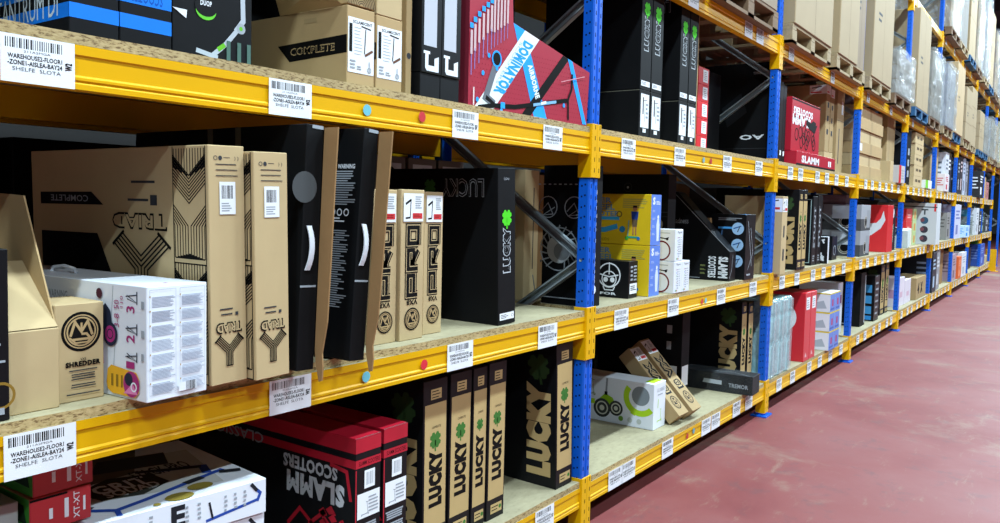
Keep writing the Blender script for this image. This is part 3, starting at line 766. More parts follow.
def sack_box():
    b = Box(.49, .52, .1, WHITECARD); T = b.T; F = b.F
    T.poly([(.12, .28), (.42, .86), (.93, .78), (.80, .12)], ink('#bfc0bd')); T.poly([(.0, .52), (.5, .58), (.7, .99), (.1, .99)], ink('#6c6558')); T.poly([(.3, .7), (.72, .6), (.8, .82), (.42, .9)], ink('#3a3c42'))
    hexa = [(.14, .40), (.20, .22), (.40, .16), (.60, .26), (.58, .44), (.36, .52)]
    T.poly([(x-.02, y+.06) for x, y in hexa], ink('#2e2f28')); T.text('GRIT', .2, .36, .5, .5, WH, rot=0, bold=.03); T.text('SQUAD', .22, .27, .52, .38, WH, bold=.03)
    T.text('STACK PRO', .46, .46, .80, .60, DK, rot=0, bold=.02)
    T.line([(.03, .22), (.18, .10), (.35, .14), (.62, .22), (.90, .30)], .018, BL); T.line([(.18, .1), (.16, .02)], .014, BL); T.line([(-.0+.02, .28), (.10, .2)], .022, DK)
    T.line([(.62, .22), (.74, .25)], .026, DK); T.line([(.86, .27), (.97, .22)], .026, DK); T.line([(.80, .3), (.84, .42), (.60, .52)], .026, BL); T.line([(.83, .42), (.5, .57)], .022, DK)
    T.disc(.5, .06, .028, ink('#8a7a34'), 14, 1.4); T.disc(.66, .13, .026, ink('#8a7a34'), 14, 1.4); T.disc(.36, .0+.03, .01, ink('#8a7a34'), 10)
    F.text('E', .42, .3, .5, .9, DK, bold=.05)
    F.line([(.62, .25), (.95, .45)], .008, BL); F.line([(.94, .4), (.96, .62), (.9, .92)], .009, BL); F.line([(.9, .94), (.94, .7)], .010, DK); F.line([(.66, .28), (.64, .75)], .006, DK)
    for q in (.30, .5, .57, .73, .79, .85): F.prints(q, .35, q+.022, .85, 4, GREYT, .5, .4)
    b.L.rect(.4, .1, .9, .8, GR)
    return b
for i in range(5):
    lab = 'white box with a blue scooter printed on top, topmost of the lying stack' if i == 4 else 'white box right under the one with the blue scooter on top' if i == 3 else 'white stunt scooter box at the foot of the lying stack'
    sack_box().place('scooter_box', lab, 'box', .995, .06, ZC+.103*i, (-6, -5, -5.5, -5, -6)[i], group='white stunt scooter boxes lying in a stack')
b = Box(.2, .25, .6, BLACKCARD, {'F': BLACKCARD}); b.F.disc(.5, .8, .07, ink('#5b2522')); b.F.disc(.5, .82, .04, ink('#2a2a30')); b.L.disc(.5, .8, .07, ink('#5b2522'))
b.place('carton', 'black carton with a dim red round picture, standing behind the lying white box', 'box', 1.30, .66, ZC)
def slamm(w, d, h):
    b = Box(w, d, h, BLACKCARD, {'T': REDCARD}); F = b.F; L = b.L; R_ = REDCARD
    for f in (F, L):
        f.rect(0, .905, 1, .998, R_); f.rect(0, .81, 1, .862, R_)
    F.text('SLAMM SCOOTERS', .12, .822, .95, .85, ink('#3a0c10'), bold=.01)
    F.rect(0, 0, .04, .8, R_)
    st = b.kid('product_sticker', F, 'white stickers'); st.rect(.34, .67, .75, .785, STICK); st.barcode(.42, .69, .7, .77, GREYT, 10)
    st.rect(.07, .485, .95, .645, STICK); scooter(st, .25, .5, .045, GREYT, w=.002); st.prints(.5, .51, .9, .62, 5, GREYT, .4); 
    for v in (.42, .34, .26): F.prints(.1, v-.03, .85, v+.03, 4, GREYT, .7, .2, False)
    k = lambda x: 1-x/d
    L.text('SCOOTERS', k(.36), .70, k(.085), .79, ink('#b9bdc1'), rot=180, bold=.04); L.text('SLAMM', k(.34), .54, k(.05), .685, ink('#b9bdc1'), rot=180, bold=.06)
    L.text('CLASSIC II', k(.80), .80, k(.47), .875, GREYT, rot=180, bold=.01)
    L.step()
    # splattered red fist
    for P in ([(.12, .80), (.04, .78), (.02, .6)], [(.3, .15), (.33, .33), (.27, .45), (.21, .38), (.26, .2)], [(.2, .15), (.22, .37), (.16, .46), (.12, .4), (.15, .2)], [(.12, .15), (.13, .33), (.06, .42), (.03, .3)]):
        L.line([(k(x), v) for x, v in P], .014, R_, False)
    r = random.Random(4)
    for i in range(26):
        x = r.uniform(.01, .17); v = r.uniform(.22, .50); q = r.uniform(.008, .03)
        L.poly([(k(x), v), (k(x-q), v+q*.7), (k(x-q*.3), v+q*2.2), (k(x+q*.6), v+q)], R_, False)
    return b
slamm(.119, .88, .534).place('scooter_box', 'red lidded black scooter box, nearer of the two, with white letters upside down', 'box', 1.86, .03, ZC)
slamm(.12, .88, .537).place('scooter_box', 'red lidded black scooter box, farther of the two, touching the kraft LUCKY cartons', 'box', 1.998, .035, ZC)
lucky_kraft(.14, .7, .652).place('scooter_box', 'kraft and black clover carton, leftmost of the four in a row, its lettered side showing', 'box', 2.248, .07, ZC, ry=-.5)
lucky_kraft(.135, .7, .655).place('scooter_box', 'kraft and black clover carton, second of the four in a row', 'box', 2.406, .075, ZC, ry=.2)
lucky_kraft(.094, .7, .655).place('scooter_box', 'narrow kraft and black clover carton, third of the four in a row', 'box', 2.5475, .07, ZC, ry=0)
lucky_kraft(.123, .7, .662).place('scooter_box', 'kraft and black clover carton, rightmost of the four beside bare board', 'box', 2.645, .064, ZC, ry=.1)
lucky_kraft(.138, .75, .68).place('scooter_box', 'kraft and black clover carton standing alone beside the blue upright on the lowest shelf', 'box', 3.148, .036, ZC, ry=-2, rz=-2)

# ------------------------------------------------------------------ upper shelf, first bay
BLUEC = paint('#1276dd', .35, 0, .05); 
def tantrum(w, d, h, txt):
    b = Box(w, d, h, BLACKCARD); F = b.F; L = b.L
    for f in (F, L):
        f.rect(0, .155, 1, .29, BLUEC); f.rect(0, .40, 1, .9, BLUEC)
    if txt: L.text('TANTRUM DI', 1-.36/d, .18, 1-.05/d, .44, ink('#c3cbd0'), bold=.0)
    F.text('SCOOTERS', .12, .42, .82, .56, ink('#0d4fa6'), rot=180, bold=.01)
    return b
tantrum(.117, .6, .25, True).place('scooter_box', 'blue and black striped box with silver lettering, at the left end of the upper shelf', 'box', .942, .03, ZA)
tantrum(.135, .6, .25, False).place('scooter_box', 'blue and black striped box, right one of the pair beside the black scooter box', 'box', 1.062, .03, ZA)
b = Box(.245, .3, .36, BLACKCARD); F = b.F
F.line([(.45, .02), (.65, .14), (.8, .26)], .013, ink('#aeb6bd')); F.line([(.28, .06), (.55, .03)], .012, ink('#aeb6bd')); F.line([(.78, .25), (.88, .34), (.86, .8)], .015, ink('#aeb6bd')); F.disc(.85, .28, .015, ink('#9aa2a8'), 12)
F.line([(.55, .09), (.64, .135)], .012, ink('#66b32e')); F.disc(.85, .28, .006, ink('#66b32e'), 8); F.disc(.40, .36, .026, ink('#63c23a'), 20, 1.2); F.disc(.40, .385, .026, BLACKCARD, 20, 1.3); F.text('DUOP', .33, .39, .47, .43, WH, bold=.03)
F.poly([(.0, .33), (.16, .27), (.17, .33)], WH)
for q in (.66, .8, .93): F.rect(q, .0, q+.05, .17, ink('#4d6a60'))
b.place('scooter_box', 'black box printed with a white and green scooter, beside the blue striped boxes', 'box', 1.212, .05, ZA)
def complete(w, d, h):
    b = Box(w, d, h, KRAFT); F = b.F; L = b.L
    st = b.kid('product_label', F, 'large white label with a scooter drawing')
    st.rect(.03, .16, .97, .86, STICK); st.text('SCLAMSCENT', .2, .79, .9, .83, INK, bold=.03); st.rect(.07, .42, .18, .78, INK); st.prints(.25, .38, .55, .76, 9, GREYT, .2)
    st.line([(.62, .42), (.66, .74)], .004, INK); st.line([(.5, .77), (.85, .75)], .004, INK); st.line([(.64, .40), (.92, .48)], .008, ink('#6a4a3a')); st.prints(.1, .2, .3, .33, 3, GREYT); st.prints(.35, .2, .55, .26, 2, GREYT); st.line([(.8, .2), (.8, .33)], .004, GREYT); st.ring(.8, .22, .009, .003, GREYT)
    k = lambda x: 1-x/d
    L.poly([(k(.33), .59), (k(.0), .63), (k(0), .40), (k(.27), .36)], INK); L.otext('COMPLETE', k(.265), .44, k(.055), .54, KRAFT, INK, e=.003, bold=.04)
    L.rect(k(.2), .84, k(.14), .9, KRAFT2)
    return b
b = complete(.122, .5, .245)
fl = b.kid('open_flap', None, 'top flap folded outwards')
fl.add([(.0, .02, .245), (.0, .32, .245), (-.05, .30, .33), (-.06, .06, .30)], [(0, 1, 2, 3), (3, 2, 1, 0)], KRAFT3)
b.place('scooter_box', 'kraft carton with black COMPLETE banner on its side and a white product label', 'box', 1.8, .03, ZA)
complete(.124, .5, .24).place('scooter_box', 'kraft carton with white product label, right neighbour of the COMPLETE carton', 'box', 1.93, .03, ZA)
b = Box(.118, .3, .3, KRAFT)
for i in range(8): b.F.ring(.5, .0, .012+.007*i, .0025, INK, 24, 0, 180)
b.place('carton', 'kraft carton printed with nested arches, lying on the COMPLETE carton', 'box', 1.803, .03, ZA+.25)
b = Box(.12, .3, .3, KRAFT3); b.F.rect(.4, .3, .55, .7, GREYT); b.place('carton', 'plain kraft carton on top of the right hand COMPLETE carton', 'box', 1.931, .03, ZA+.242)
b = Box(.03, .28, .6, KRAFT2); b.F.disc(.5, .25, .011, DGREY); b.F.disc(.5, .6, .011, DGREY); b.place('carton', 'narrow kraft carton on edge, between the labelled cartons and the black boxes', 'box', 2.150, .10, ZA)
def black_G(w, h):
    b = Box(w, .5, h, BLACKCARD); F = b.F
    st = b.kid('blank_label', F, 'blank pale grey label'); st.rect(.1, .155, .74, .5, ink('#b9bcc4'))
    P = lambda x, y: (x, .012+y*.115)
    F.poly([P(.10, .98), P(.42, .98), P(.42, .84), P(.34, .84), P(.34, .0), P(.26, .0), P(.18, .14), P(.18, .84), P(.10, .84)], WH)
    F.poly([P(.34, .0), P(.86, .0), P(.86, .28), P(.34, .28)], WH)
    F.poly([P(.64, .28), P(.86, .28), P(.86, .80), P(.64, .66)], WH)
    return b
for x, n in ((2.205, 'left'), (2.318, 'right')):
    b = Box(.111, .5, .099, BLACKCARD); b.place('carton', f'low plain black carton under the {n} black box with the pale label', 'box', x, .08, ZA)
    black_G(.111, .62).place('scooter_box', f'{n} black box of the pair with pale blank labels and white emblem', 'box', x, .075, ZA+.10)
# five sided red box
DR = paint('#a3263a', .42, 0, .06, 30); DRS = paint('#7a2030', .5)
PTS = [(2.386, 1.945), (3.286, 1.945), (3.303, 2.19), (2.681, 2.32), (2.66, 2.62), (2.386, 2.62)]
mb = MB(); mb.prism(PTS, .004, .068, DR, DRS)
F = Face(mb, (0, .004, 0), (1, 0, 0), (0, 0, 1), (0, -1, 0), 1, 1)
CY = ink('#2a9be6'); LT = ink('#dfe7e6')
F.step()
for i in range(44):      # honeycomb specks
    for j in range(14):
        x = 2.40+i*.0205+(j % 2)*.01; z = 1.955+j*.019
        if z < 2.31-(x-2.68)*.2 and x < 3.28: F.rect(x, z, x+.004, z+.003, ink('#7c1a2a'), False)
F.poly([(2.681, 2.319), (2.766, 2.301), (2.951, 1.946), (2.849, 1.946)], CY)
F.poly([(3.069, 2.238), (3.12, 2.228), (2.815, 1.946), (2.747, 1.946)], INK)
F.poly([(2.766, 2.301), (2.876, 2.278), (2.543, 1.946), (2.417, 1.946)], LT)
F.poly([(3.108, 2.23), (3.149, 2.221), (3.284, 1.95), (3.25, 1.95)], CY)
F.textq('DOMINATOR', (2.59, 2.01), (.225, .235), (-.046, .022), CY, .04) if False else None
dv = Vector((2.585-2.800, 2.022-2.256)); F.textq('DOMINATOR', (2.762, 2.262), (dv.x, dv.y), (.072, -.015), CY, .06)
F.textq('SCOOTERS', (2.735, 2.25), (dv.x*.8, dv.y*.8), (.016, -.004), ink('#8ab6cf'), 0)
F.textq('AIRBORNE', (2.79, 2.16), (.067, -.135), (.034, .012), LT, .05)
F.line([(2.575, 2.16), (2.50, 2.0), (2.56, 1.975)], .035, ink('#6b6f76')); F.line([(2.50, 2.0), (2.56, 1.975), (2.45, 1.955)], .018, INK)
F.disc(2.569, 2.158, .03, INK, 16); F.ring(2.569, 2.158, .034, .008, CY, 16)
F.line([(2.45, 1.955), (2.559, 1.972), (2.704, 1.979), (2.831, 2.0), (3.111, 2.045)], .018, INK); F.line([(2.84, 2.0), (3.02, 2.03)], .012, ink('#7fb2d8')); F.line([(2.9, 2.012), (2.94, 2.02)], .012, LT)
F.line([(3.148, 2.165), (3.147, 2.1), (3.118, 2.05), (3.123, 1.96)], .014, INK)
for x, z in ((2.57, 2.12), (2.477, 2.092), (2.443, 1.985), (2.62, 1.975), (2.606, 1.955), (3.083, 2.02), (2.514, 2.165)): F.disc(x, z, .010, CY, 10)
F.rect(2.60, 1.965, 2.63, 1.99, CY)
for i, (x, z) in enumerate(((2.398, 2.255), (2.42, 2.28), (2.446, 2.305), (2.473, 2.33), (2.5, 2.35), (2.525, 2.37))):
    F.rect(x-.011, z, x+.011, z+.02, CY); F.rect(x-.007, z-.1-.01*(i % 2), x+.007, z-.008, ink('#c9aeb0')); F.rect(x-.002, z-.18, x+.002, z-.1, ink('#7380c0'))
for i in range(5): x = 2.545+i*.022; F.rect(x-.006, 2.26+.012*i, x+.006, 2.6, ink('#c9aeb0')); F.rect(x-.0015, 2.2+.012*i, x+.0015, 2.26+.012*i, ink('#7380c0'))
F.line([(3.05, 2.12), (3.25, 2.165)], .004, ink('#c98a92'))
F.rect(2.41, 1.96, 2.418, 2.03, ink('#d8c9c9'))
o = mb.build('scooter_box'); o.matrix_world = Matrix.Translation((3.29, .004, 0)) @ Matrix.Rotation(math.radians(-5.6), 4, 'Z') @ Matrix.Diagonal((.885, 1, 1, 1)) @ Matrix.Translation((-3.29, 0, 0))
tag(o, 'dark red slanted box lettered DOMINATOR in blue, leaning toward the first blue upright', 'box')
for x, w, h, y in ((2.43, .3, .62, .45), (2.76, .27, .55, .5), (3.05, .23, .66, .42)):
    b = Box(w, .35, h, BLACKMATT); b.F.line([(0, h*.9), (1, .82)], .002, DGREY)
    b.place('carton', {2.43: 'black carton behind the tall end of the red slanted box', 2.76: 'black carton behind the middle of the red slanted box', 3.05: 'black carton behind the thin silver brace on the upper shelf'}[x], 'box', x, y, ZA)
# ------------------------------------------------------------------ second bay, middle shelf
def put(name, label, x, y, z, w, d, h, mat, art=None, faces=None, rz=0, ry=0, rx=0, group=None, cat='box'):
    b = Box(w, d, h, mat, faces)
    if art: art(b)
    return b.place(name, label, cat, x, y, z, rz, group, ry, rx)
def flight(b):
    F, L = b.F, b.L; d = b.d
    F.textq('Take Flight', (.62, .05), (.0, .78), (-.42, 0), WH, .03); F.disc(.45, .12, .022, WH, 14)
    k = lambda y: 1-y/d
    for i in range(9): L.rect(k(.06+.03*i), .86, k(.045+.03*i), .868, GREYT)
    for cy, v in ((.09, .70), (.24, .70)):
        L.ring(k(cy), v, .055, .005, GREYT); L.line([(k(cy+.04), v-.03), (k(cy), v+.03), (k(cy-.03), v-.05), (k(cy+.03), v-.06), (k(cy-.04), v)], .005, GREYT)
    # large line drawn creature
    L.ring(k(.17), .40, .11, .006, GREYT); L.disc(k(.17), .40, .07, ink('#b9bec2'), 24); L.disc(k(.155), .385, .045, ink('#83898e'), 20)
    for a in range(-60, 241, 20):
        t = math.radians(a); L.line([(k(.17+.07*math.cos(t)), .40+.07/b.h*math.sin(t)), (k(.17+.11*math.cos(t+.2)), .40+.12/b.h*math.sin(t+.2))], .007, GREYT)
    L.line([(k(.06), .05), (k(.3), .05), (k(.32), .2)], .005, GREYT)
put('scooter_box', 'black box with white line drawings on its side, right behind the first blue upright', 3.425, .05, ZB, .118, .27, .69, BLACKMATT, flight)
put('carton', 'tall kraft carton seen through the frame brace, left one of two', 3.44, .44, ZB, .13, .4, .67, paint('#c9b184', .7, 0, .05), lambda b: (b.F.prints(.6, .2, .66, .9, 1, DGREY, .9, 0), b.L.prints(.8, .3, .85, .8, 1, DGREY, .8, 0)))
put('carton', 'darker kraft carton seen through the frame brace, right one of two', 3.58, .45, ZB, .08, .4, .65, KRAFTD, lambda b: b.F.disc(.5, .3, .008, DGREY))
def helmet(b):
    L, F = b.L, b.F; d = b.d; H = b.h; k = lambda y: 1-y/d
    L.ring(k(.115), .60, .068, .007, WH, 28); L.ring(k(.115), .5, .045, .006, WH, 20); L.line([(k(.17), .62), (k(.115), .56), (k(.06), .62)], .007, WH); L.line([(k(.15), .3), (k(.14), .2), (k(.09), .2), (k(.08), .3)], .006, WH)
    L.disc(k(.135), .48, .014, WH, 12); L.disc(k(.095), .48, .014, WH, 12); L.line([(k(.115), .95), (k(.115), .62)], .006, WH)
    L.text('.FOR', k(.18), .07, k(.07), .14, WH, bold=.04)
    F.prints(.2, .45, .5, .9, 4, GREYT, .5); F.prints(.55, .45, .9, .9, 5, GREYT, .5, .1)
    st = b.kid('product_sticker', F, 'white product sticker'); st.rect(.12, .12, .92, .4, STICK); st.prints(.2, .2, .85, .35, 3, DGREY)
put('helmet_box', 'small black box with a white helmet drawing, in front of the yellow boxes', 3.9, .07, ZB, .115, .19, .2, BLACKCARD, helmet, rz=2)
YB = paint('#e3c21c', .4, 0, .05); BB = paint('#5a7fd0', .4, 0, .05); CYB = ink('#3aa7d8')
def yellow(b):
    L, F = b.L, b.F; d = b.d; k = lambda y: 1-y/d
    L.text('SUPER', k(.42), .82, k(.24), .93, ink('#6d97b8'), bold=.04); L.text('WHEEL', k(.42), .68, k(.22), .8, ink('#6d97b8'), bold=.04); L.text('SCOOTER', k(.42), .56, k(.19), .66, ink('#6d97b8'), bold=.04)
    L.rect(k(.42), .48, k(.19), .55, CYB); L.prints(k(.17), .72, k(.01), .92, 5, ink('#b8a94a'), .6)
    L.line([(k(.45), .27), (k(.28), .28), (k(.20), .36)], .028, CYB); L.disc(k(.17), .30, .018, ink('#2f8cba')); L.disc(k(.19), .6, .018, ink('#7a6a30'), 14); L.disc(k(.19), .6, .011, YB, 12)
    L.disc(k(.35), .24, .02, ink('#2f8cba')); L.text('IN YOUR KIDS', k(.4), .06, k(.25), .12, ink('#a89320'), bold=0)
    # boy on a small scooter
    x = .095; q2 = 1.25
    L.disc(k(x), .72, .014, ink('#b07a55'), 14); L.poly([(k(x+.014), .735), (k(x-.014), .735), (k(x-.012), .775), (k(x+.012), .775)], ink('#2a1c14'))
    L.poly([(k(x+.022), .66), (k(x-.022), .66), (k(x-.018), .50), (k(x+.018), .50)], ink('#22408c')); L.poly([(k(x+.017), .50), (k(x-.017), .50), (k(x-.014), .36), (k(x+.014), .36)], ink('#6a5a44'))
    for q in (-.008, .008): L.rect(k(x+q+.004), .2, k(x+q-.004), .36, ink('#b07a55'))
    L.line([(k(x+.035), .48), (k(x+.04), .15)], .005, ink('#58b0c0')); L.line([(k(x+.045), .15), (k(x-.025), .15)], .01, ink('#2aa08a')); L.disc(k(x+.045), .13, .011, ink('#49b03c'), 10); L.disc(k(x-.025), .13, .010, ink('#2a7ac0'), 10)
    F.rect(0, 0, 1, 1, BB); F.text('S', .15, .8, .4, .95, WH, bold=.05); F.prints(.5, .8, .95, .88, 3, WH, .5)
    F.disc(.72, .56, .011, WH, 10); F.poly([(.62, .08), (.84, .08), (.88, .4), (.8, .52), (.64, .52), (.56, .4)], ink('#c9d4ea'))
    for q in (.2, .35, .5, .65): F.prints(.12, q, .45, q+.05, 2, ink('#a9bce8'), .5)
for i, t in enumerate(('bottom', 'top')):
    put('scooter_box', f'yellow and blue kids scooter box, {t} one of the stack beside the black helmet box', 4.075, .034, ZB+.282*i, .133, .47, .28, YB, yellow, rz=(1 if i else 0))
def bike(b):
    L, F = b.L, b.F; d = b.d; k = lambda y: 1-y/d; MR = ink('#6b2026')
    L.ring(k(.085), .32, .058, .009, MR, 20, -120, 100); L.line([(k(.12), .75), (k(.06), .7), (k(.04), .74)], .006, INK); L.disc(k(.05), .69, .008, INK, 8); L.prints(k(.12), .86, k(.03), .9, 1, GREYT)
    F.text('Pigeon', .3, .86, .85, .94, DGREY, bold=0)
    for i, h in enumerate(('#c86a8a', '#7a8ac8', '#8ac07a', '#a0a0a8', '#c0a080', '#90a0c0')): F.rect(.3, .72-.1*i, .36, .76-.1*i, ink(h), i == 0)
    F.prints(.4, .12, .62, .78, 9, GREYT, .4); F.prints(.68, .2, .8, .78, 8, GREYT, .4)
    F.disc(.25, .08, .006, ink('#5aa86a'), 8); F.disc(.4, .08, .006, ink('#c07a3a'), 8)
for (x, z, t) in ((4.315, 0, 'lower left'), (4.43, 0, 'lower right'), (4.318, .185, 'upper')):
    put('small_box', f'white box with dark red wheel picture, {t} of three by the yellow boxes', x+.02, .0, ZB+z, .11, .16, .183, WHITECARD, bike, group=None)
def wheels(b):
    L = b.L; d = b.d; k = lambda y: 1-y/d
    for z0, z1 in ((.04, .38), (.42, .66)):
        L.line([(k(.0), z0), (k(.16), z0), (k(.22), z0+.06), (k(.22), z1-.06), (k(.16), z1), (k(0), z1)], .004, DGREY); L.line([(k(.0), z0+.04), (k(.14), z0+.04), (k(.18), z0+.1), (k(.18), z1-.1), (k(.14), z1-.04), (k(0), z1-.04)], .003, DGREY)
    L.disc(k(.07), .55, .04, ink('#8a8676'), 20); L.ring(k(.07), .2, .035, .01, ink('#8a8676'), 20); L.disc(k(.07), .2, .014, ink('#aaa694'), 12)
    L.prints(k(.12), .44, k(.04), .47, 2, GREYT, .4)
    for v in (.75, .88): L.ring(k(.28), v, .03, .004, DGREY, 16); L.disc(k(.28), v, .008, GREYT, 8)
    L.rect(k(.36), .68, k(.24), .70, GREYT)
put('scooter_box', 'tall black box with faint wheel drawings, behind the white boxes with wheel pictures', 4.72, .22, ZB, .12, .70, .7, BLACKMATT, wheels)
# slanted black box, same folded shape as the red one
mb = MB()
poly = [(.035, 0), (.035, .2), (.42, .60), (.80, .66), (.80, 0)]
n = len(poly); w_ = .125
mb.add([(0, y, z) for y, z in poly], [tuple(reversed(range(n)))], BLACKCARD); mb.add([(w_, y, z) for y, z in poly], [tuple(range(n))], BLACKCARD)
for i in range(n):
    a, c = poly[i], poly[(i+1) % n]; mb.add([(0, a[0], a[1]), (0, c[0], c[1]), (w_, c[0], c[1]), (w_, a[0], a[1])], [(3, 2, 1, 0)], BLACKCARD)
f = Face(mb, (0, .8, 0), (0, -1, 0), (0, 0, 1), (-1, 0, 0), .8, .66)
f.text('SLAMM', .86, .03, .945, .25, WH, rot=270, bold=.05); f.text('SCOOTERS', .77, .03, .84, .25, WH, rot=270, bold=.03)
for q in (.06, .10, .14): f.prints(.7, q, .75, q+.02, 2, ink('#7a8050'), .6)
f.line([(.46, .88), (.955, .31)], .004, GREYT); f.line([(.7, .02), (.4, .02), (.36, .2)], .004, GREYT); f.poly([(.36, .73), (.42, .64), (.44, .67), (.38, .76)], ink('#8a8a50'))
f.text('madness', .43, .58, .58, .64, GREYT, bold=0)
e = Face(mb, (0, .035, 0), (1, 0, 0), (0, 0, 1), (0, -1, 0), w_, .2); e.line([(.1, .1), (.4, .4), (.5, .9)], .004, GREYT)
o = mb.build('scooter_box'); o.location = (5.34, 0, ZB)
tag(o, 'slanted black box with white lettering, in front of the box with blue circles', 'box')
def circles(b):
    L, F = b.L, b.F; d = b.d; k = lambda y: 1-y/d; LB = ink('#9cc4e6')
    for v in (.78, .53, .28):
        L.disc(k(.058), v, .043, LB, 22); L.line([(k(.09), v), (k(.035), v+.04)], .008, ink('#2b5f9c')); L.line([(k(.06), v-.05), (k(.045), v+.03)], .006, DGREY)
    L.line([(k(.20), .79), (k(.10), .79)], .014, ink('#4a9ad8')); L.line([(k(.17), .76), (k(.18), .5)], .008, ink('#3a5a80')); L.prints(k(.2), .9, k(.03), .95, 2, GREYT, .4)
    F.line([(.2, .9), (.7, .2)], .006, GREYT); F.line([(.3, .15), (.8, .4), (.5, .8)], .005, GREYT); F.prints(.2, .05, .8, .1, 1, GREYT)
    b.T.rect(.1, .05, .8, .3, ink('#5a9acc'))
put('scooter_box', 'black box with three pale blue circles on its side, nearest the second upright', 5.535, -.005, ZB, .19, .25, .455, BLACKCARD, circles, rz=-1)
put('carton', 'grey carton partly hidden behind the box with blue circles', 5.78, .35, ZB, .22, .4, .42, KRAFTD)
# ------------------------------------------------------------------ second bay, lowest shelf
def greenscoot(b):
    L, F, T = b.L, b.F, b.T; d = b.d; k = lambda y: 1-y/d; LG = ink('#a9cf2a')
    
    L.ring(k(.085), .66, .112, .036, LG, 24, 145, 318); L.disc(k(.085), .70, .058, ink('#7f878c'), 24); L.poly([(k(.15), .30), (k(.12), .25), (k(.10), .33), (k(.14), .36)], LG)
    L.poly([(k(.36), .50), (k(.32), .64), (k(.27), .56), (k(.235), .36), (k(.27), .28), (k(.32), .40)], ink('#8ab520')); L.line([(k(.315), .62), (k(.31), .98)], .013, ink('#8a8f94')); L.line([(k(.315), .60), (k(.315), .68)], .02, INK)
    for x, v, r in ((.34, .30, .058), (.245, .34, .046)): L.disc(k(x), v, r, ink('#3a3d3a'), 24); L.ring(k(x), v, r*.72, .008, ink('#c9c9b8'), 20); L.disc(k(x), v, r*.3, ink('#c9c9b8'), 10)
    L.line([(k(.6), .4), (k(.39), .42)], .03, LG); scooter(L, k(.46), .55, .1, ink('#7a8a5a'), w=.003)
    for i, q in enumerate((.21, .15, .09)): L.disc(k(q), .14, .016, ink('#6f9a3a') if i == 0 else ink('#b9bfb9'), 12)
    F.text('GLOBBER', .25, .80, .9, .88, GREYT, bold=0); scooter(F, .35, .14, .075, LG, w=.003); F.line([(.35, .45), (.37, .65)], .006, LG); F.prints(.3, .72, .8, .76, 1, GREYT)
    T.rect(.2, .03, .95, .12, LG)
put('scooter_box', 'white box with a lime green three wheeled scooter on its side, on the lowest shelf', 4.352, .105, ZC, .165, .62, .275, WHITECARD, greenscoot)
def vx(b):
    F = b.F
    shiplabel(b, F, .04, .80, .96, .98)
    def z(P, wd=.017): F.line(P, wd, INK)
    F.text('VX', .16, .44, .90, .77, INK, rot=90, bold=.10); F.text('VX', .32, .47, .74, .73, KRAFT3, rot=90, bold=-.01)
    F.text('I8', .24, .29, .84, .42, INK, rot=90, bold=.08); F.text('I8', .36, .315, .72, .405, KRAFT3, rot=90, bold=-.01)
    badge(F, .52, .17, b.w*.33)
put('scooter_box', 'kraft carton leaning back, nearer of two behind the lime green scooter box', 4.53, .015, ZC+.066, .140, .09, .51, KRAFT2, vx, rx=-44)
put('scooter_box', 'kraft carton leaning back, farther of two behind the lime green scooter box', 4.70, .0, ZC+.066, .140, .09, .545, KRAFT2, vx, rx=-44)
def tremor(b):
    L, F, T = b.L, b.F, b.T; d = b.d
    L.text('TREMOR', 1-.17/d, .3, 1-.03/d, .52, GREYT, bold=.03); L.poly([(1-.36/d, .4), (1-.22/d, .38), (1-.22/d, .6), (1-.35/d, .62)], ink('#b5bcc2'))
    T.line([(.1, .05), (.5, .3), (.3, .6)], .004, GREYT)
b = Box(.17, .52, .135, BLACKMATT); tremor(b)
wr = b.kid('stretch_film', None, 'loose glossy clear film')
wr.box(-.004, .174, -.004, .524, -.0, .140, FILM3, c=.004)
b.place('scooter_box', 'long flat black box in glossy film, lying in front of the LUCKY cartons', 'box', 5.61, -.07, ZC+.001, 2)
lucky_kraft(.11, .55, .63).place('scooter_box', 'kraft and black clover carton behind the flat black box, its giant letters facing the opening', 'box', 5.84, .10, ZC, ry=-.4)
lucky_kraft(.11, .5, .62).place('scooter_box', 'kraft and black clover carton leaning left against the second blue upright', 'box', 5.96, .09, ZC, ry=-.6)
put('carton', 'tall black carton with white label stripes, behind the leaning kraft cartons', 5.02, .22, ZC, .13, .6, .62, BLACKMATT, lambda b: (b.F.rect(.1, .2, .9, .42, STICK), b.L.rect(.85, .2, .95, .42, STICK), b.L.prints(.82, .55, .9, .9, 2, GREYT, .5)))
put('carton', 'large dark carton beside the black carton with white label stripes', 5.16, .47, ZC, .5, .45, .62, BLACKMATT)
put('carton', 'dark carton at the back behind the lime green scooter box', 3.6, .48, ZC, .55, .42, .60, BLACKMATT)
# ------------------------------------------------------------------ second bay, upper shelf
def low(b):
    F = b.F; st = b.kid('product_sticker', F, 'white sticker with scooter drawing')
    st.rect(.12, .22, .9, .92, STICK); st.line([(.5, .35), (.52, .8)], .003, DGREY); st.line([(.35, .78), (.7, .8)], .003, DGREY); st.rect(.3, .5, .4, .85, DGREY); st.prints(.6, .4, .85, .75, 4, GREYT); st.rect(.35, .12, .65, .2, STICK)
def seam(b): b.L.line([(0, .985), (1, .985)], .003, ink('#6b6a5c'))
def lucky_flip(w, d, h):
    b = lucky_black(w, d, h); return b
for x, w, t in ((3.93, .128, 'first'), (4.066, .138, 'second'), (4.445, .126, 'third'), (4.58, .128, 'fourth')):
    h0 = .255
    b = Box(w, .6, h0, BLACKMATT); low(b); seam(b); b.place('scooter_box', f'low black box with white drawing sticker, {t} right of the first blue upright', 'box', x, .055, ZA)
    lucky_black(w, .6, .622).place('scooter_box', f'tall black green clover box on the upper shelf, {t} from the first blue upright', 'box', x, .055, ZA+h0+.0015)
put('carton', 'narrow brown board carton on edge between the tall black boxes and the red boxes', 4.86, .12, ZA, .02, .5, .85, KRAFT2)
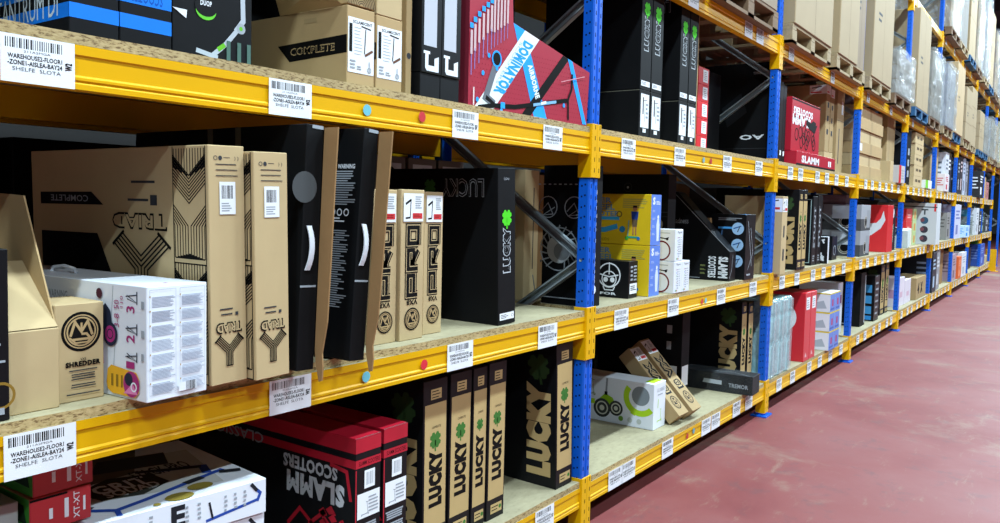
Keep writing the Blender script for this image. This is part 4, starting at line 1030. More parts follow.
def redlab(b):
    st = b.kid('product_sticker', b.F, 'white product sticker'); st.rect(.42, .15, .88, .88, STICK); st.prints(.5, .25, .8, .8, 5, GREYT, .4)
RS = paint('#d3262b', .4, 0, .05)
for i in range(5):
    put('small_box', f'small bright red box, {ORD[4-i]} from the top of its five high stack', 5.09, .2, ZA+.1125*i, .185, .3, .111, RS, redlab)
def ao(b):
    L, F = b.L, b.F; d = b.d
    L.text('AO', 1-.25/d, .22, 1-.06/d, .27, WH, rot=180, bold=.03); L.poly([(1-.4/d, .55), (1-.25/d, .7), (1-.2/d, .5), (1-.35/d, .35)], ink('#23262a')); L.prints(1-.16/d, .88, 1-.04/d, .91, 2, GREYT)
    L.rect(1-.018/d, .5, 1-.002/d, .85, GREYT); L.rect(1-.018/d, .12, 1-.002/d, .34, GREYT); L.line([(0, .13), (1, .13)], .003, DGREY)
put('carton', 'large black carton with white letters on its side, beyond the brace of the second upright', 6.205, .05, ZA, .17, .55, .75, BLACKMATT, ao)
put('carton', 'black carton standing in shade behind the small red boxes', 5.4, .35, ZA, .5, .5, .62, BLACKMATT)

# ------------------------------------------------------------------ third bay
put('scooter_box', 'kraft carton with red and white label, middle shelf, just past the second upright', 6.215, -.05, ZB, .13, .45, .595, KRAFT3,
    lambda b: (shiplabel(b, b.F, .06, .80, .94, .97), (lambda l: (l.rect(1-.12/b.d, .80, 1, .97, STICK), l.rect(1-.1/b.d, .83, 1-.02/b.d, .86, ink('#c93a3c')), l.line([(1-.1/b.d, .93), (1-.03/b.d, .95)], .008, INK)))(b.kid('shipping_label', b.L, 'white printed shipping label')), b.F.prints(.3, .1, .6, .7, 2, DGREY, .5, .2)))
lucky_kraft(.125, .7, .66).place('scooter_box', 'left kraft and black clover carton of the middle shelf pair past the second upright', 'box', 6.80, -.01, ZB)
lucky_kraft(.125, .7, .663).place('scooter_box', 'right kraft and black clover carton of the middle shelf pair past the second upright', 'box', 6.93, -.01, ZB)
put('scooter_box', 'thin box with a pale blue end, right of the pair of clover cartons', 7.10, .04, ZB, .085, .6, .625, BLACKCARD, lambda b: (b.F.rect(0, 0, 1, 1, ink('#c6d3e2')), b.F.rect(.2, .5, .8, .75, ink('#3a5a8c')), b.F.rect(.2, .1, .7, .3, ink('#4a6a9c'))))
for x, t, hh in ((7.46, 'left', .62), (7.63, 'right', .63)):
    put('scooter_box', f'dark box with pale vertical print, {t} of two amid the third bay', x, .045, ZB, .155, .6, hh, BLACKCARD,
        lambda b: (b.L.line([(.72, .04), (.72, .95), (.97, .95), (.97, .04), (.72, .04)], .006, ink('#9fb4b4')), b.F.text('STUNT', .3, .25, .65, .85, GREYT, rot=90, bold=.03), b.F.prints(.3, .05, .7, .15, 3, GREYT)))
def zebra(b):
    L = b.L; r = random.Random(5)
    for i in range(14):
        x = r.uniform(.1, .9); v = r.uniform(.1, .85); L.line([(x, v), (x+r.uniform(-.12, .12), v+r.uniform(.02, .12)), (x+r.uniform(-.2, .2), v+.14)], .014, ink('#cfd3d6'))
    L.text('SKATE', .5, .1, .9, .22, WH, bold=.04)
put('small_box', 'short black and white patterned box with a white edge, beside tall dark boxes', 7.86, .0, ZB, .10, .30, .25, BLACKCARD, zebra, faces={'F': WHITECARD, 'T': WHITECARD}, rz=8)
put('carton', 'pale carton with a black printed scooter, behind the brace of the third upright', 8.28, .32, ZB, .36, .45, .58, ink('#a9a6a8'),
    lambda b: (b.F.line([(.1, .8), (.55, .75), (.6, .68)], .02, INK), b.F.disc(.75, .62, .05, ink('#55565a'), 18, .7), b.F.rect(0, 0, .45, .33, INK), b.L.rect(.3, .5, .9, .8, GREYT)))
put('carton', 'small white carton low behind the patterned box', 8.02, .42, ZB, .2, .3, .3, WHITECARD)
put('carton', 'black carton on the middle shelf just before the third blue upright', 8.45, .10, ZB, .2, .2, .24, BLACKCARD, lambda b: b.F.ring(.5, .4, .05, .01, GREYT))
# lowest shelf
for i in range(5):
    w = .085
    b = Box(w, .5, .60-.01*(i % 2), paint('#a9c3c6', .3, 0, .12, 6))
    b.L.prints(.35, .35, .75, .45, 3, GREYT, .4)
    if i == 0: b.L.poly([(.2, .05), (.75, .05), (.98, .12), (.45, .45)], ink('#8ed0da')); b.L.rect(.5, .16, .7, .2, INK)
    wr = b.kid('stretch_film', None, 'crumpled clear film'); M = Matrix.Identity(4)
    wr.box(-.004, w+.004, -.012, .51, .001, .615, FILM2, c=.01)
    wr.box(w*.15, w*.85, -.03, -.012, .02, .60, FILM, c=.006)
    b.place('wrapped_panel', f'panel in crumpled aqua film on the lowest shelf, {ORD[i]} from the second blue upright', 'package', 6.225+i*.108, .012+.01*(i % 2), ZC+.003, 0, ry=1.5)
def redbird(b):
    L, F = b.L, b.F; d = b.d
    L.disc(1-.2/d, .63, .13, ink('#d9dcdf'), 26); F.rect(.2, .75, .8, .93, STICK); F.prints(.3, .77, .7, .9, 4, GREYT); F.poly([(.25, .06), (.55, .06), (.4, .13)], ink('#e0b8b8'))
for i, t in enumerate(('left', 'right')):
    put('scooter_box', f'tall red box with a white disc, {t} of the pair beside the wrapped panels', 7.17+i*.19, .0, ZC, .183, .7, .60, paint('#c81f2c', .35, 0, .05), redbird)
def purple(b):
    F, L = b.F, b.L; F.rect(0, 0, 1, .93, ink('#6f84c4')); F.rect(.35, .3, .65, .65, ink('#a5406a')); F.rect(.1, .1, .9, .2, ink('#4f64a8')); L.poly([(.3, .1), (.9, .2), (.8, .6), (.4, .4)], ink('#a8b2bc')); L.rect(0, .93, 1, 1, ink('#d8c23a')); F.rect(0, .93, 1, 1, ink('#d8c23a'))
for r_ in range(3):
    for c_ in range(2):
        put('small_box', f'blue fronted box with yellow lid, {("bottom", "middle", "top")[r_]} row, {("left", "right")[c_]} column beside the red pair', 7.92+c_*.195, -.03, ZC+r_*.181, .19, .3, .18, WHITECARD, purple)
put('carton', 'dark long carton lying behind the film wrapped panels', 6.2, .60, ZC, .9, .33, .62, BLACKMATT)
# upper shelf
for i in range(3):
    put('scooter_box', f'slim black box with small white tab, {ORD[i]} of three past the second upright', 6.40+i*.083, .08, ZA, .08, .5, .66-.02*i, ink('#1d1518'), lambda b: b.F.rect(.35, .1, .8, .16, STICK))
def slammfist(b):
    F = b.F; W = ink('#dfe0e2')
    F.text('SCOOTERS', .05, .70, .72, .84, W, rot=180, bold=.05); F.text('SLAMM', .03, .50, .65, .70, W, rot=180, bold=.06); F.rect(0, .955, 1, .985, INK)
    for P in ([(.5, .62), (.65, .55), (.75, .62), (.85, .6)], ): F.line(P, .05, INK)
    for x0_, y0_, x1_, y1_ in ((.52, .46, .16, .32), (.55, .42, .34, .18), (.62, .40, .52, .17), (.72, .42, .80, .19)):
        for t_ in (.25, .6, .95):
            F.ring(x0_+(x1_-x0_)*t_, y0_+(y1_-y0_)*t_, .052, .010, INK, 14)
    F.poly([(.58, .50), (.82, .44), (.9, .62), (.74, .56), (.62, .64)], INK)
    b.R.rect(.0, .5, .1, .6, W)
put('scooter_box', 'red box with upside down white letters and a drawn fist, standing on the upper shelf', 6.70, .05, ZA+.115, .87, .12, .43, REDCARD, slammfist)
put('scooter_box', 'low red box with white letters, under the red box with the drawn fist', 6.70, .0, ZA, 1.28, .16, .112, REDCARD, lambda b: (b.F.text('SLAMM', .12, .2, .55, .75, ink('#dfe0e2'), bold=.05), b.F.text('II', .8, .25, .88, .7, ink('#dfe0e2'), bold=.05), b.F.rect(0, 0, 1, .12, INK)))
def vxtall(b):
    F, L = b.F, b.L
    st = b.kid('shipping_label', F, 'white printed shipping label'); st.rect(.0, .86, 1, .99, STICK); st.rect(.1, .88, .6, .90, ink('#c93a3c'))
    st = b.kid('shipping_label', L, 'white printed shipping label'); st.rect(1-.16/b.d, .86, 1, .99, STICK); st.line([(1-.14/b.d, .95), (1-.05/b.d, .97)], .01, INK); st.rect(1-.15/b.d, .875, 1-.05/b.d, .895, ink('#c93a3c'))
    F.prints(.3, .2, .7, .8, 3, DGREY, .4); L.disc(1-.2/b.d, .3, .09, ink('#6a6048'), 20)
put('scooter_box', 'tall kraft carton with white and red label, upper shelf before the third upright, left one', 8.14, .14, ZA+.20, .15, .7, .64, KRAFT2, vxtall)
put('scooter_box', 'tall kraft carton with white label, upper shelf before the third upright, right one', 8.31, .14, ZA+.20, .14, .7, .62, KRAFT2, vxtall)
put('carton', 'kraft carton carrying the two labelled cartons on the upper shelf', 8.14, .14, ZA, .32, .7, .198, KRAFT3)
put('carton', 'wide kraft carton with long printed lines, at the third upright, upper shelf', 8.50, .12, ZA, .28, .6, .86, KRAFT2, lambda b: (b.F.line([(0, .62), (1, .62)], .004, DGREY), b.F.prints(.3, .1, .4, .55, 1, DGREY, .9, 0), b.F.rect(.6, .7, .85, .85, STICK)))
put('carton', 'broad dark kraft carton at the back of the upper shelf in the third bay', 6.72, .40, ZA, 1.36, .5, .72, KRAFTD)
# ------------------------------------------------------------------ fourth bay (9.08 to 11.72)
def helmetface(b):
    L = b.L; F = b.F; d = b.d
    for f, u in ((L, 1-.16/d), (F, .5)):
        f.rect(0, 0, 1, .45, ink('#4a4b4d')); f.disc(u, .33, .07, ink('#b8b4aa'), 18); f.disc(u, .33, .045, INK, 14); f.ring(u, .33, .06, .008, INK, 16)
    L.rect(1-.3/d, .45, 1-.08/d, .95, ink('#c3ccd4')); F.rect(.6, .1, .95, .8, ink('#8e9094'))
for i, t in enumerate(('lower', 'upper')):
    put('helmet_box', f'pale grey box with round dark picture, {t} of two past the third upright', 9.38, .03, ZB+.283*i, .48, .4, .28, ink('#9b9da2'), helmetface)
put('small_box', 'dusty pink carton lying on the pale grey boxes', 9.42, .2, ZB+.567, .35, .3, .1, ink('#7d6468'))
def wing(b):
    L = b.L; k = lambda y: 1-(y*.62)/b.d; W = ink('#d7d9dc')
    L.poly([(k(.08), .88), (k(.12), .72), (k(.2), .62), (k(.33), .60), (k(.42), .45), (k(.62), .42), (k(.74), .5), (k(.80), .42), (k(.62), .30), (k(.42), .28), (k(.28), .36), (k(.12), .5), (k(.04), .68)], W)
    b.R.rect(0, 0, .2, 1, RS)
put('scooter_box', 'big bright red box with a white curved wing emblem, fourth bay of the middle shelf', 10.72, .0, ZB, .36, .9, .575, RS, wing)
put('scooter_box', 'black box with pale green vertical word, beside the red wing box', 11.16, .04, ZB, .34, .6, .56, BLACKCARD, lambda b: (b.F.text('HOOKER', .3, .2, .6, .6, ink('#7fbfa8'), rot=90, bold=.03), b.F.disc(.5, .85, .06, ink('#c9cdd0'), 12)))
put('carton', 'white narrow carton low in the fourth bay against the third upright, small dark red print', 8.99+.02, .15, ZC+.1, .22, .4, .45, ink('#cfd3da'), lambda b: (b.F.rect(.3, .5, .8, .7, ink('#8c3a58')), b.L.rect(.6, .5, .9, .7, ink('#8c3a58'))))
put('carton', 'small pale carton under the white narrow one at the third upright', 9.01, .15, ZC, .22, .4, .098, ink('#b9bdc2'))
put('scooter_box', 'tall plain black box with pale edge, lowest shelf of the fourth bay', 9.80, .08, ZC, .26, .8, .61, BLACKMATT, lambda b: (b.F.rect(.8, .05, .95, .95, GREYT), b.L.poly([(.4, .04), (.6, .07), (.9, .04), (.6, .02)], GREYT), b.L.prints(.4, .93, .9, .96, 1, GREYT)))
def ovals(b):
    for v in (.72, .48, .25):
        b.L.rect(1-.5/b.d, v-.09, 1-.03/b.d, v+.08, ink('#3d88bc')); b.L.disc(1-.26/b.d, v, .055, WH, 16, 2.6); b.L.line([(1-.34/b.d, v), (1-.18/b.d, v+.02)], .03, DK)
    b.L.rect(1-.5/b.d, .03, 1-.03/b.d, .12, ink('#2f7fc0')); b.F.prints(.2, .1, .8, .9, 6, GREYT, .3)
put('scooter_box', 'black box with three white oval pictures on blue, lowest shelf of the fourth bay', 10.42, .05, ZC, .28, .6, .545, BLACKCARD, ovals)
lucky_kraft(.24, .7, .64).place('scooter_box', 'kraft and black carton, left one of two before the fourth upright on the lowest shelf', 'box', 11.06, .1, ZC)
lucky_kraft(.22, .7, .66).place('scooter_box', 'kraft and black carton, right one of two before the fourth upright on the lowest shelf', 'box', 11.36, .1, ZC)
# upper shelf: stack of equal cartons
CH = .128
for i in range(6):
    put('carton', f'plain long kraft carton, {ORD[5-i]} from the top of the neat six high stack', 9.2, .05+.015*(i % 2), ZA+CH*i, 1.25, .5, CH-.002, KRAFT3 if i % 2 else KRAFT, lambda b: (b.F.rect(.45, .0, .53, 1, KRAFT2), b.F.rect(.02, .2, .12, .8, STICK) if RNG.random() < .4 else None, b.L.rect(.3, .0, .4, 1, KRAFT2)))
put('small_box', 'greyish pink carton on top of the neat kraft stack', 9.25, .15, ZA+CH*6, .5, .3, .11, ink('#8f8085'), lambda b: b.F.prints(.2, .2, .8, .8, 3, ink('#b8a8a8')))
put('carton', 'tall plain kraft carton at the fourth blue upright on the upper shelf', 11.1, .12, ZA, .52, .5, .86, KRAFT2, lambda b: b.F.line([(.3, 0), (.3, 1)], .006, DGREY))
put('carton', 'opened kraft carton in front of the tall plain kraft carton', 10.72, .0, ZA, .2, .3, .25, KRAFT3)
put('small_box', 'small red and grey box on the upper shelf in front of the fourth upright', 11.14, -.03, ZA, .42, .13, .22, ink('#bbb5b3'), lambda b: (b.F.rect(0, 0, .35, 1, RS), b.F.prints(.4, .2, .95, .8, 4, GREYT)))
put('carton', 'dark goods at the back of the middle shelf in the fourth bay', 9.3, .55, ZB, 1.2, .38, .6, BLACKMATT)
put('carton', 'dark goods at the back of the upper shelf in the fourth bay', 9.2, .60, ZA, 1.8, .30, .8, KRAFTD)
# ------------------------------------------------------------------ fifth bay (11.88 to 14.52)
for i in range(2):
    put('scooter_box', f'cream coloured slab leaning on the middle shelf past the fourth upright, {("front", "rear")[i]} one', 12.25+i*.25, .0+.02*i, ZB, .2, .5, .24, ink('#d9d3bc') if i else ink('#c9d3cf'), lambda b: b.L.disc(.8, .5, .03, ink('#9abf3a'), 10), ry=-8)
def redblue(b):
    b.L.disc(1-.25/b.d, .55, .08, ink('#26507c'), 10); b.L.poly([(1-.45/b.d, .2), (1-.1/b.d, .25), (1-.2/b.d, .7)], ink('#3c6ea8')); b.F.prints(.2, .2, .8, .6, 2, ink('#e3a8a0'))
for i in range(3):
    put('small_box', f'red box with a blue picture, {("bottom", "middle", "top")[i]} of its stack in the fifth bay', 12.82, .12, ZB+.182*i, .5, .5, .18, RS, redblue)
for i in range(3):
    put('small_box', f'pale green box, {("bottom", "middle", "top")[i]} of the stack beside the red and blue boxes', 13.42, .12, ZB+.182*i, .32, .4, .18, ink('#b4c48a'), lambda b: b.F.rect(.3, .2, .7, .8, ink('#c98a4a')))
def discs(b):
    F = b.L; c = 1-.17/b.d
    F.line([(c-.05, .84), (c+.05, .84)], .02, DGREY); F.line([(c, .84), (c, .72)], .02, DGREY); F.rect(.955, .8, .985, .98, RS); F.line([(.3, .93), (1, .90)], .016, DGREY)
    for i, v in enumerate((.58, .36, .14)): F.disc(c, v, .055, ink('#3f3a44') if i else ink('#3a5a70'), 18); F.disc(c-.03, v+.01, .03, ink('#7c4a50'), 12)
put('scooter_box', 'large white box with round pictures, sticking out by the fifth upright, middle shelf', 14.02, -.12, ZB, .42, .95, .64, ink('#c4c8ca'), discs)
for i in range(2):
    put('small_box', f'small white box with faint pink print, {("left", "right")[i]} one, lowest shelf, fifth bay', 12.2+i*.55, .08, ZC, .5, .3, .40-.06*i, ink('#d2c9d2'), lambda b: (b.F.rect(.3, .3, .7, .5, ink('#c9a8b8')), b.L.rect(.6, .3, .9, .6, ink('#b890a8'))))
put('carton', 'kraft carton marked with a black X on the lowest shelf of the fifth bay', 13.42, .03, ZC, .95, .4, .33, KRAFT2, lambda b: (b.F.text('X', .42, .25, .66, .75, INK, bold=.06), b.F.text('4', .14, .25, .3, .75, INK, bold=.06)))
put('carton', 'dark goods at the back of the lowest shelf in the fifth bay', 12.1, .62, ZC, 2.2, .32, .6, BLACKMATT)
put('scooter_box', 'black carton with white squares on its end, upper shelf just past the fourth upright', 11.95, .05, ZA, .5, .48, .75, BLACKCARD, lambda b: [b.F.rect(.55, v, .8, v+.12, GREYT) for v in (.15, .35, .55)])
for i in range(5):
    put('carton', f'kraft carton with dark slots, {ORD[4-i]} from the top of its fifth bay stack', 12.66+.02*(i % 2), .03, ZA+.152*i, .75, .5, .150, KRAFT3, lambda b: (b.F.rect(.2, .45, .45, .7, ink('#5a4c38')), b.F.rect(.55, .45, .8, .7, ink('#5a4c38'))))
put('small_box', 'small bright green and white box at the fifth upright on the upper shelf', 13.5, -.01, ZA, .62, .2, .12, ink('#dfe3df'), lambda b: b.F.rect(0, 0, .42, 1, ink('#7cc43a')))
put('carton', 'broad kraft carton at the back of the upper shelf in the fifth bay', 12.2, .57, ZA, 2.1, .36, .7, KRAFTD)
put('carton', 'broad dark carton at the back of the middle shelf in the fifth bay', 12.2, .65, ZB, 1.4, .29, .66, BLACKMATT)
# ------------------------------------------------------------------ sixth to ninth bays
FAR = [
 # bay, level, rel x, width, y, depth, height, colour, accent, label
 (6, 'A', .0, .9, .10, .5, .86, KRAFT2, None, 'tall dull kraft carton past the fifth upright on the upper shelf'),
 (6, 'A', .92, .5, -.02, .4, .30, '#d8cfd2', '#b8404a', 'white box with red print at the foot of the tall kraft carton, sixth bay'),
 (6, 'A', 1.45, .45, .05, .5, .70, '#c9cbd2', '#6a6f78', 'pale grey box leaning in the sixth bay of the upper shelf'),
 (6, 'A', 2.0, .55, .08, .5, .74, '#1e1f24', '#d4d6da', 'black and white speckled box before the sixth upright, upper shelf'),
 (7, 'A', .1, .35, .05, .6, .78, '#17181c', '#8a8f98', 'black upright box past the sixth upright, upper shelf'),
 (7, 'A', .52, .32, .05, .6, .74, '#23232a', '#a9adb8', 'charcoal upright box with grey print, seventh bay, upper shelf'),
 (7, 'A', .92, .38, .05, .6, .80, '#31262c', '#c8b0b0', 'brownish black upright box, seventh bay, upper shelf'),
 (7, 'A', 1.4, .4, .05, .6, .76, '#aeb4c6', '#5a6072', 'lilac grey upright box, seventh bay, upper shelf'),
 (7, 'A', 1.95, .3, .05, .6, .72, '#8f8d96', '#44454c', 'mid grey upright box before the seventh upright, upper shelf'),
 (8, 'A', .15, .6, .08, .6, .74, '#55504c', '#8d8880', 'taupe upright carton, eighth bay, upper shelf'),
 (8, 'A', .95, .9, -.05, .5, .60, '#121317', '#dfe2e5', 'black box with bold white writing, eighth bay, upper shelf'),
 (9, 'A', .1, .8, .05, .5, .55, KRAFT, None, 'kraft carton in the last bay, upper shelf'),
 (9, 'A', 1.2, .6, .05, .5, .45, '#b57a78', '#7a4a4a', 'pinkish carton in the last bay, upper shelf'),
 (6, 'B', .1, .25, .0, .7, .62, KRAFTD, None, 'brown carton edge on past the fifth upright, middle shelf'),
 (6, 'B', 1.0, .35, .1, .6, .55, '#7f7668', None, 'drab carton in the sixth bay, middle shelf'),
 (6, 'B', 2.05, .5, .05, .6, .50, '#8c8a86', '#5c5a58', 'grey brown carton before the sixth upright, middle shelf'),
 (7, 'B', .15, .95, .02, .6, .66, '#c6c8e0', '#7a7fae', 'tall lilac box with small drawings, seventh bay, middle shelf'),
 (7, 'B', 1.3, .8, -.05, .4, .24, '#b9d6ee', '#1f86dc', 'short white box with a bright blue front, seventh bay, middle shelf'),
 (7, 'B', 1.6, .75, .4, .34, .6, '#6f6a60', None, 'drab carton behind the box with a bright blue front'),
 (8, 'B', .1, .9, .05, .5, .42, '#7f8a86', '#4a5c5c', 'slanted grey green carton, eighth bay, middle shelf'),
 (8, 'B', .3, .6, .1, .6, .16, '#2f7f9c', '#bfe0ea', 'teal carton lying on the slanted grey green carton'),
 (8, 'B', 1.2, .6, .0, .5, .62, '#cfd3d8', '#8a9096', 'white upright box, eighth bay, middle shelf'),
 (8, 'B', 1.95, .5, .0, .5, .55, '#22272b', '#c7ccd0', 'black and white box before the ninth upright, middle shelf'),
 (9, 'B', .2, .9, .05, .5, .50, '#2a3b34', '#8fae9c', 'dark green carton in the last bay, middle shelf'),
 (9, 'B', 1.4, .9, .05, .5, .40, '#3a3d44', '#aab0b8', 'charcoal carton in the last bay, middle shelf'),
 (6, 'C', .15, .45, .0, .6, .66, '#14202e', '#a6bcd0', 'black and blue box with three pale pictures, past the fifth upright, lowest shelf'),
 (6, 'C', .75, .4, .02, .6, .68, '#8d9094', '#c9ccd0', 'grey upright box with a pale top, sixth bay, lowest shelf'),
 (6, 'C', 1.5, .9, .12, .6, .64, KRAFTD, None, 'dark kraft carton before the sixth upright, lowest shelf'),
 (7, 'C', .15, .6, .02, .6, .52, '#a89098', '#7c6870', 'dusty pink upright box, seventh bay, lowest shelf'),
 (7, 'C', .95, .5, .0, .5, .44, '#d8622a', '#e8a27a', 'orange box, seventh bay, lowest shelf'),
 (7, 'C', 1.55, .8, .0, .5, .50, '#d3d6dc', '#a9aeb8', 'white box right of the orange box, lowest shelf'),
 (8, 'C', .25, 1.9, .15, .6, .5, '#15161a', '#4a4d55', 'wide black carton, eighth bay, lowest shelf'),
 (9, 'C', .15, 1.1, .02, .6, .55, '#2a4fa8', '#7f9ad6', 'blue crate in the last bay, lowest shelf'),
 (9, 'C', 1.5, .5, .02, .5, .22, '#b9a98a', None, 'small tan carton in the last bay, lowest shelf'),
 (9, 'C', .3, .7, .1, .4, .12, '#6fbf3a', None, 'bright green carton lying on the blue crate'),
]
for k, lv, rx_, w_, y_, d_, h_, colr, acc, lab in FAR:
    mt = paint(colr, .5, 0, .08) if isinstance(colr, str) else colr
    x = UX[k-1]+.08+rx_; zb = {'A': ZA, 'B': ZB, 'C': ZC}[lv]+.0015
    if 'lying on the slanted' in lab: zb += .422
    if 'lying on the blue' in lab: zb += .552
    b = Box(w_, d_, h_, mt)
    b.F.rect(.48, 0, .54, 1, KRAFT2 if acc is None else ink(acc)) if acc is None else (b.F.prints(.15, .55, .85, .85, 3, ink(acc), .5), b.F.rect(.2, .12, .55, .4, ink(acc)), b.L.prints(.6, .3, .95, .8, 4, ink(acc), .4))
    b.place('carton' if acc is None else 'goods_box', lab, 'box', x, y_, zb)
for k in range(6, 10):
    for lv, zb in (('A', ZA), ('B', ZB), ('C', ZC)):
        put('carton', f'broad dark carton at the back of the {LVN[lv]}, {ORD[k-1]} bay', UX[k-1]+.1, .78 if k in (7,) and lv == 'B' or k in (7, 8, 6) else .68, zb, 2.4, .16 if k in (6, 7, 8) else .24, .6, [KRAFTD, BLACKMATT][(k+len(lv)) % 2])

# ------------------------------------------------------------------ pallets and their loads
def pallet(x, y, z, label, wood, w=1.0, d=1.0, h=.144):
    e = bpy.data.objects.new('pallet', None); COL.objects.link(e); e.location = (x, y, z)
    t = MB()
    for i in range(7): yy = i*(d-.1)/6; t.box(0, w, yy, yy+.1, h-.02, h, wood, c=.002)
    for xx in (0, w/2-.05, w-.1): t.box(xx, xx+.1, 0, d, h-.042, h-.0201, wood)
    t.build('deck_boards', e)
    for xx in (0, w/2-.06, w-.12):
        for yy in (0, d/2-.05, d-.1):
            m = MB(); m.box(xx, xx+.12, yy, yy+.1, .0221, h-.0421, wood, c=.003); m.build('block', e)
    m = MB()
    for xx in (0, w/2-.06, w-.12): m.box(xx, xx+.12, 0, d, 0, .022, wood)
    for yy in (0, d-.1): m.box(0, w, yy, yy+.1, .0001, .0219, wood)
    m.build('bottom_boards', e)
    return tag(e, label, 'pallet')
def crumple(mb, x0, x1, y0, y1, z0, z1, mat, seed, amp=.03, nx=10, nz=14):
    """wrinkled film skin round a load: front, left, right and top sides"""
    r = random.Random(seed)
    def grid(fn, a, b):
        vs = []; fs = []
        for j in range(b+1):
            for i in range(a+1): vs.append(fn(i/a, j/b, r.uniform(-amp, amp)))
        for j in range(b):
            for i in range(a): fs.append((j*(a+1)+i, j*(a+1)+i+1, (j+1)*(a+1)+i+1, (j+1)*(a+1)+i))
        mb.add(vs, fs, mat, True)
    grid(lambda u, v, q: (x0+(x1-x0)*u, y0+q, z0+(z1-z0)*v), nx, nz)
    grid(lambda u, v, q: (x0+q, y1+(y0-y1)*u, z0+(z1-z0)*v), nx, nz)
    grid(lambda u, v, q: (x1+q, y0+(y1-y0)*u, z0+(z1-z0)*v), nx, nz)
    grid(lambda u, v, q: (x0+(x1-x0)*u, y0+(y1-y0)*v, z1+q), nx, nx)
KRAFT3_DIM = paint('#9f8b69', .7, 0, .08, 5); KRAFT2_DIM = paint('#86735a', .7, 0, .1, 5)  # darkened kraft copies, dimness of the pallet levels put into the colour
def load(x, y, z, w, d, h, label, mat, wrap=0, rows=1, seed=1, name='pallet_load'):
    mat = {id(KRAFT3): KRAFT3_DIM, id(KRAFT2): KRAFT2_DIM, id(KRAFT): KRAFT2_DIM}.get(id(mat), mat)
    b = Box(w, d, h, mat, c=.006)
    for i in range(1, rows): b.F.line([(0, i/rows), (1, i/rows)], .008, ink('#6b5637')); b.L.line([(0, i/rows), (1, i/rows)], .008, ink('#6b5637'))
    b.F.line([(.5, 0), (.5, 1)], .006, ink('#6b5637')); b.F.prints(.2, .45, .4, .55, 2, DGREY, .4); b.L.prints(.6, .5, .8, .6, 2, DGREY, .4)
    if wrap:
        f = b.kid('stretch_film', None, 'crumpled clear stretch film'); crumple(f, -.03, w+.03, -.035, d, 0.001, h+.035, FILM, seed, .012)
    return b.place(name, label, 'pallet load', x, y, z)
ZD, ZE, PH = 2.830, 4.401, .146
PL = [(3.50, 'D', PALDARK, 'old dark pallet above the tall black boxes, seen from underneath'), (4.72, 'D', PALDARK, 'old dark pallet above the small red boxes, seen from underneath'),
      (6.24, 'D', PALWOOD, 'pale wooden pallet at the second blue upright, carrying tan cartons'), (7.62, 'D', PALWOOD, 'weathered pallet carrying the tall plain carton in the third bay'),
      (9.02, 'D', PALWOOD, 'weathered pallet just past the third upright'), (10.42, 'D', PALDARK, 'brown pallet under the film wrapped load in the fourth bay'),
      (11.90, 'D', PALBLUE, 'dark blue pallet just past the fourth upright'), (13.15, 'D', PALDARK, 'brown pallet under the tall film wrapped load in the fifth bay'),
      (14.70, 'D', PALWOOD, 'pale pallet just past the fifth upright on the pallet level'), (16.0, 'D', PALBLUE, 'dark blue pallet under the tall tan carton in the sixth bay'),
      (17.5, 'D', PALWOOD, 'pale pallet in the seventh bay, left one'), (18.75, 'D', PALWOOD, 'pale pallet in the seventh bay, right one'),
      (20.4, 'D', PALBLUE, 'dark blue pallet in the eighth bay, left one'), (21.6, 'D', PALBLUE, 'dark blue pallet in the eighth bay, right one'),
      (23.2, 'D', PALWOOD, 'pale pallet in the ninth bay, left one'), (24.5, 'D', PALDARK, 'brown pallet in the ninth bay, right one')]
for x, lv, wd, lab in PL:
    wide = 1.16 if x < 16 else 1.05
    pallet(x, -.06, ZD, lab, wd, wide, 1.02)
for i, (x, c) in enumerate(((.70, 'left'), (2.02, 'right'))):  # unseen pallets and loads, plus dark cartons, added to block light from above
    pallet(x, -.06, ZD, f'unseen added old dark pallet over the upper shelf of the first bay, {c} one', PALDARK, 1.16, 1.06)
    load(x+.03, -.06, ZD+PH, 1.1, .95, .9, f'unseen added plain carton load over the upper shelf of the first bay, {c} one', KRAFT2, rows=3)
    put('carton', f'added dark carton at the back of the upper shelf in the first bay, {c} one', .66+i*.9, .65, ZA, .85, .28, .62, BLACKMATT)
load(3.52, -.06, ZD+PH, 1.1, .95, .9, 'plain carton load above the tall black boxes of the second bay', KRAFT2, rows=3)
load(4.75, -.06, ZD+PH, 1.1, .95, .9, 'plain carton load above the small red boxes of the second bay', KRAFT2, rows=3)
load(6.26, -.07, ZD+PH, 1.12, .95, .95, 'tan cartons on the pale pallet at the second upright', KRAFT3, rows=2)
load(7.64, -.07, ZD+PH, .74, .95, 1.25, 'tall plain tan carton on the weathered pallet in the third bay', KRAFT3, rows=1)
load(8.39, -.05, ZD+PH, .36, .9, 1.2, 'narrow tall tan carton beside the plain one in the third bay', KRAFT, rows=1)
load(9.06, -.07, ZD+PH, 1.06, .95, 1.3, 'large tan carton load just past the third upright on the pallet level', KRAFT3, rows=1)
load(10.46, -.06, ZD+PH, 1.08, .9, .50, 'low load in crumpled clear film in the fourth bay', ink('#7f7a70'), 1, 3, 3)
load(10.55, .3, ZD+PH+.56, .9, .6, .5, 'kraft carton standing on the low film wrapped load', KRAFT2, rows=1)
load(11.96, -.06, ZD+PH, 1.0, .9, 1.30, 'tall slim tan cartons on the dark blue pallet past the fourth upright', KRAFT3, rows=1)
load(13.2, -.06, ZD+PH, 1.05, .9, .95, 'silver grey load in shiny film in the fifth bay', ink('#7d776a'), 2, 2, 5)
load(14.74, -.08, ZD+PH, 1.0, .9, .98, 'load wrapped in white crumpled film just past the fifth upright', ink('#8f9194'), 2, 1, 7)
load(16.02, -.08, ZD+PH, 1.08, 1.0, 1.22, 'tall clean tan carton on the dark blue pallet in the sixth bay', paint('#b39a72', .7, 0, .05), 0, 1, 7)
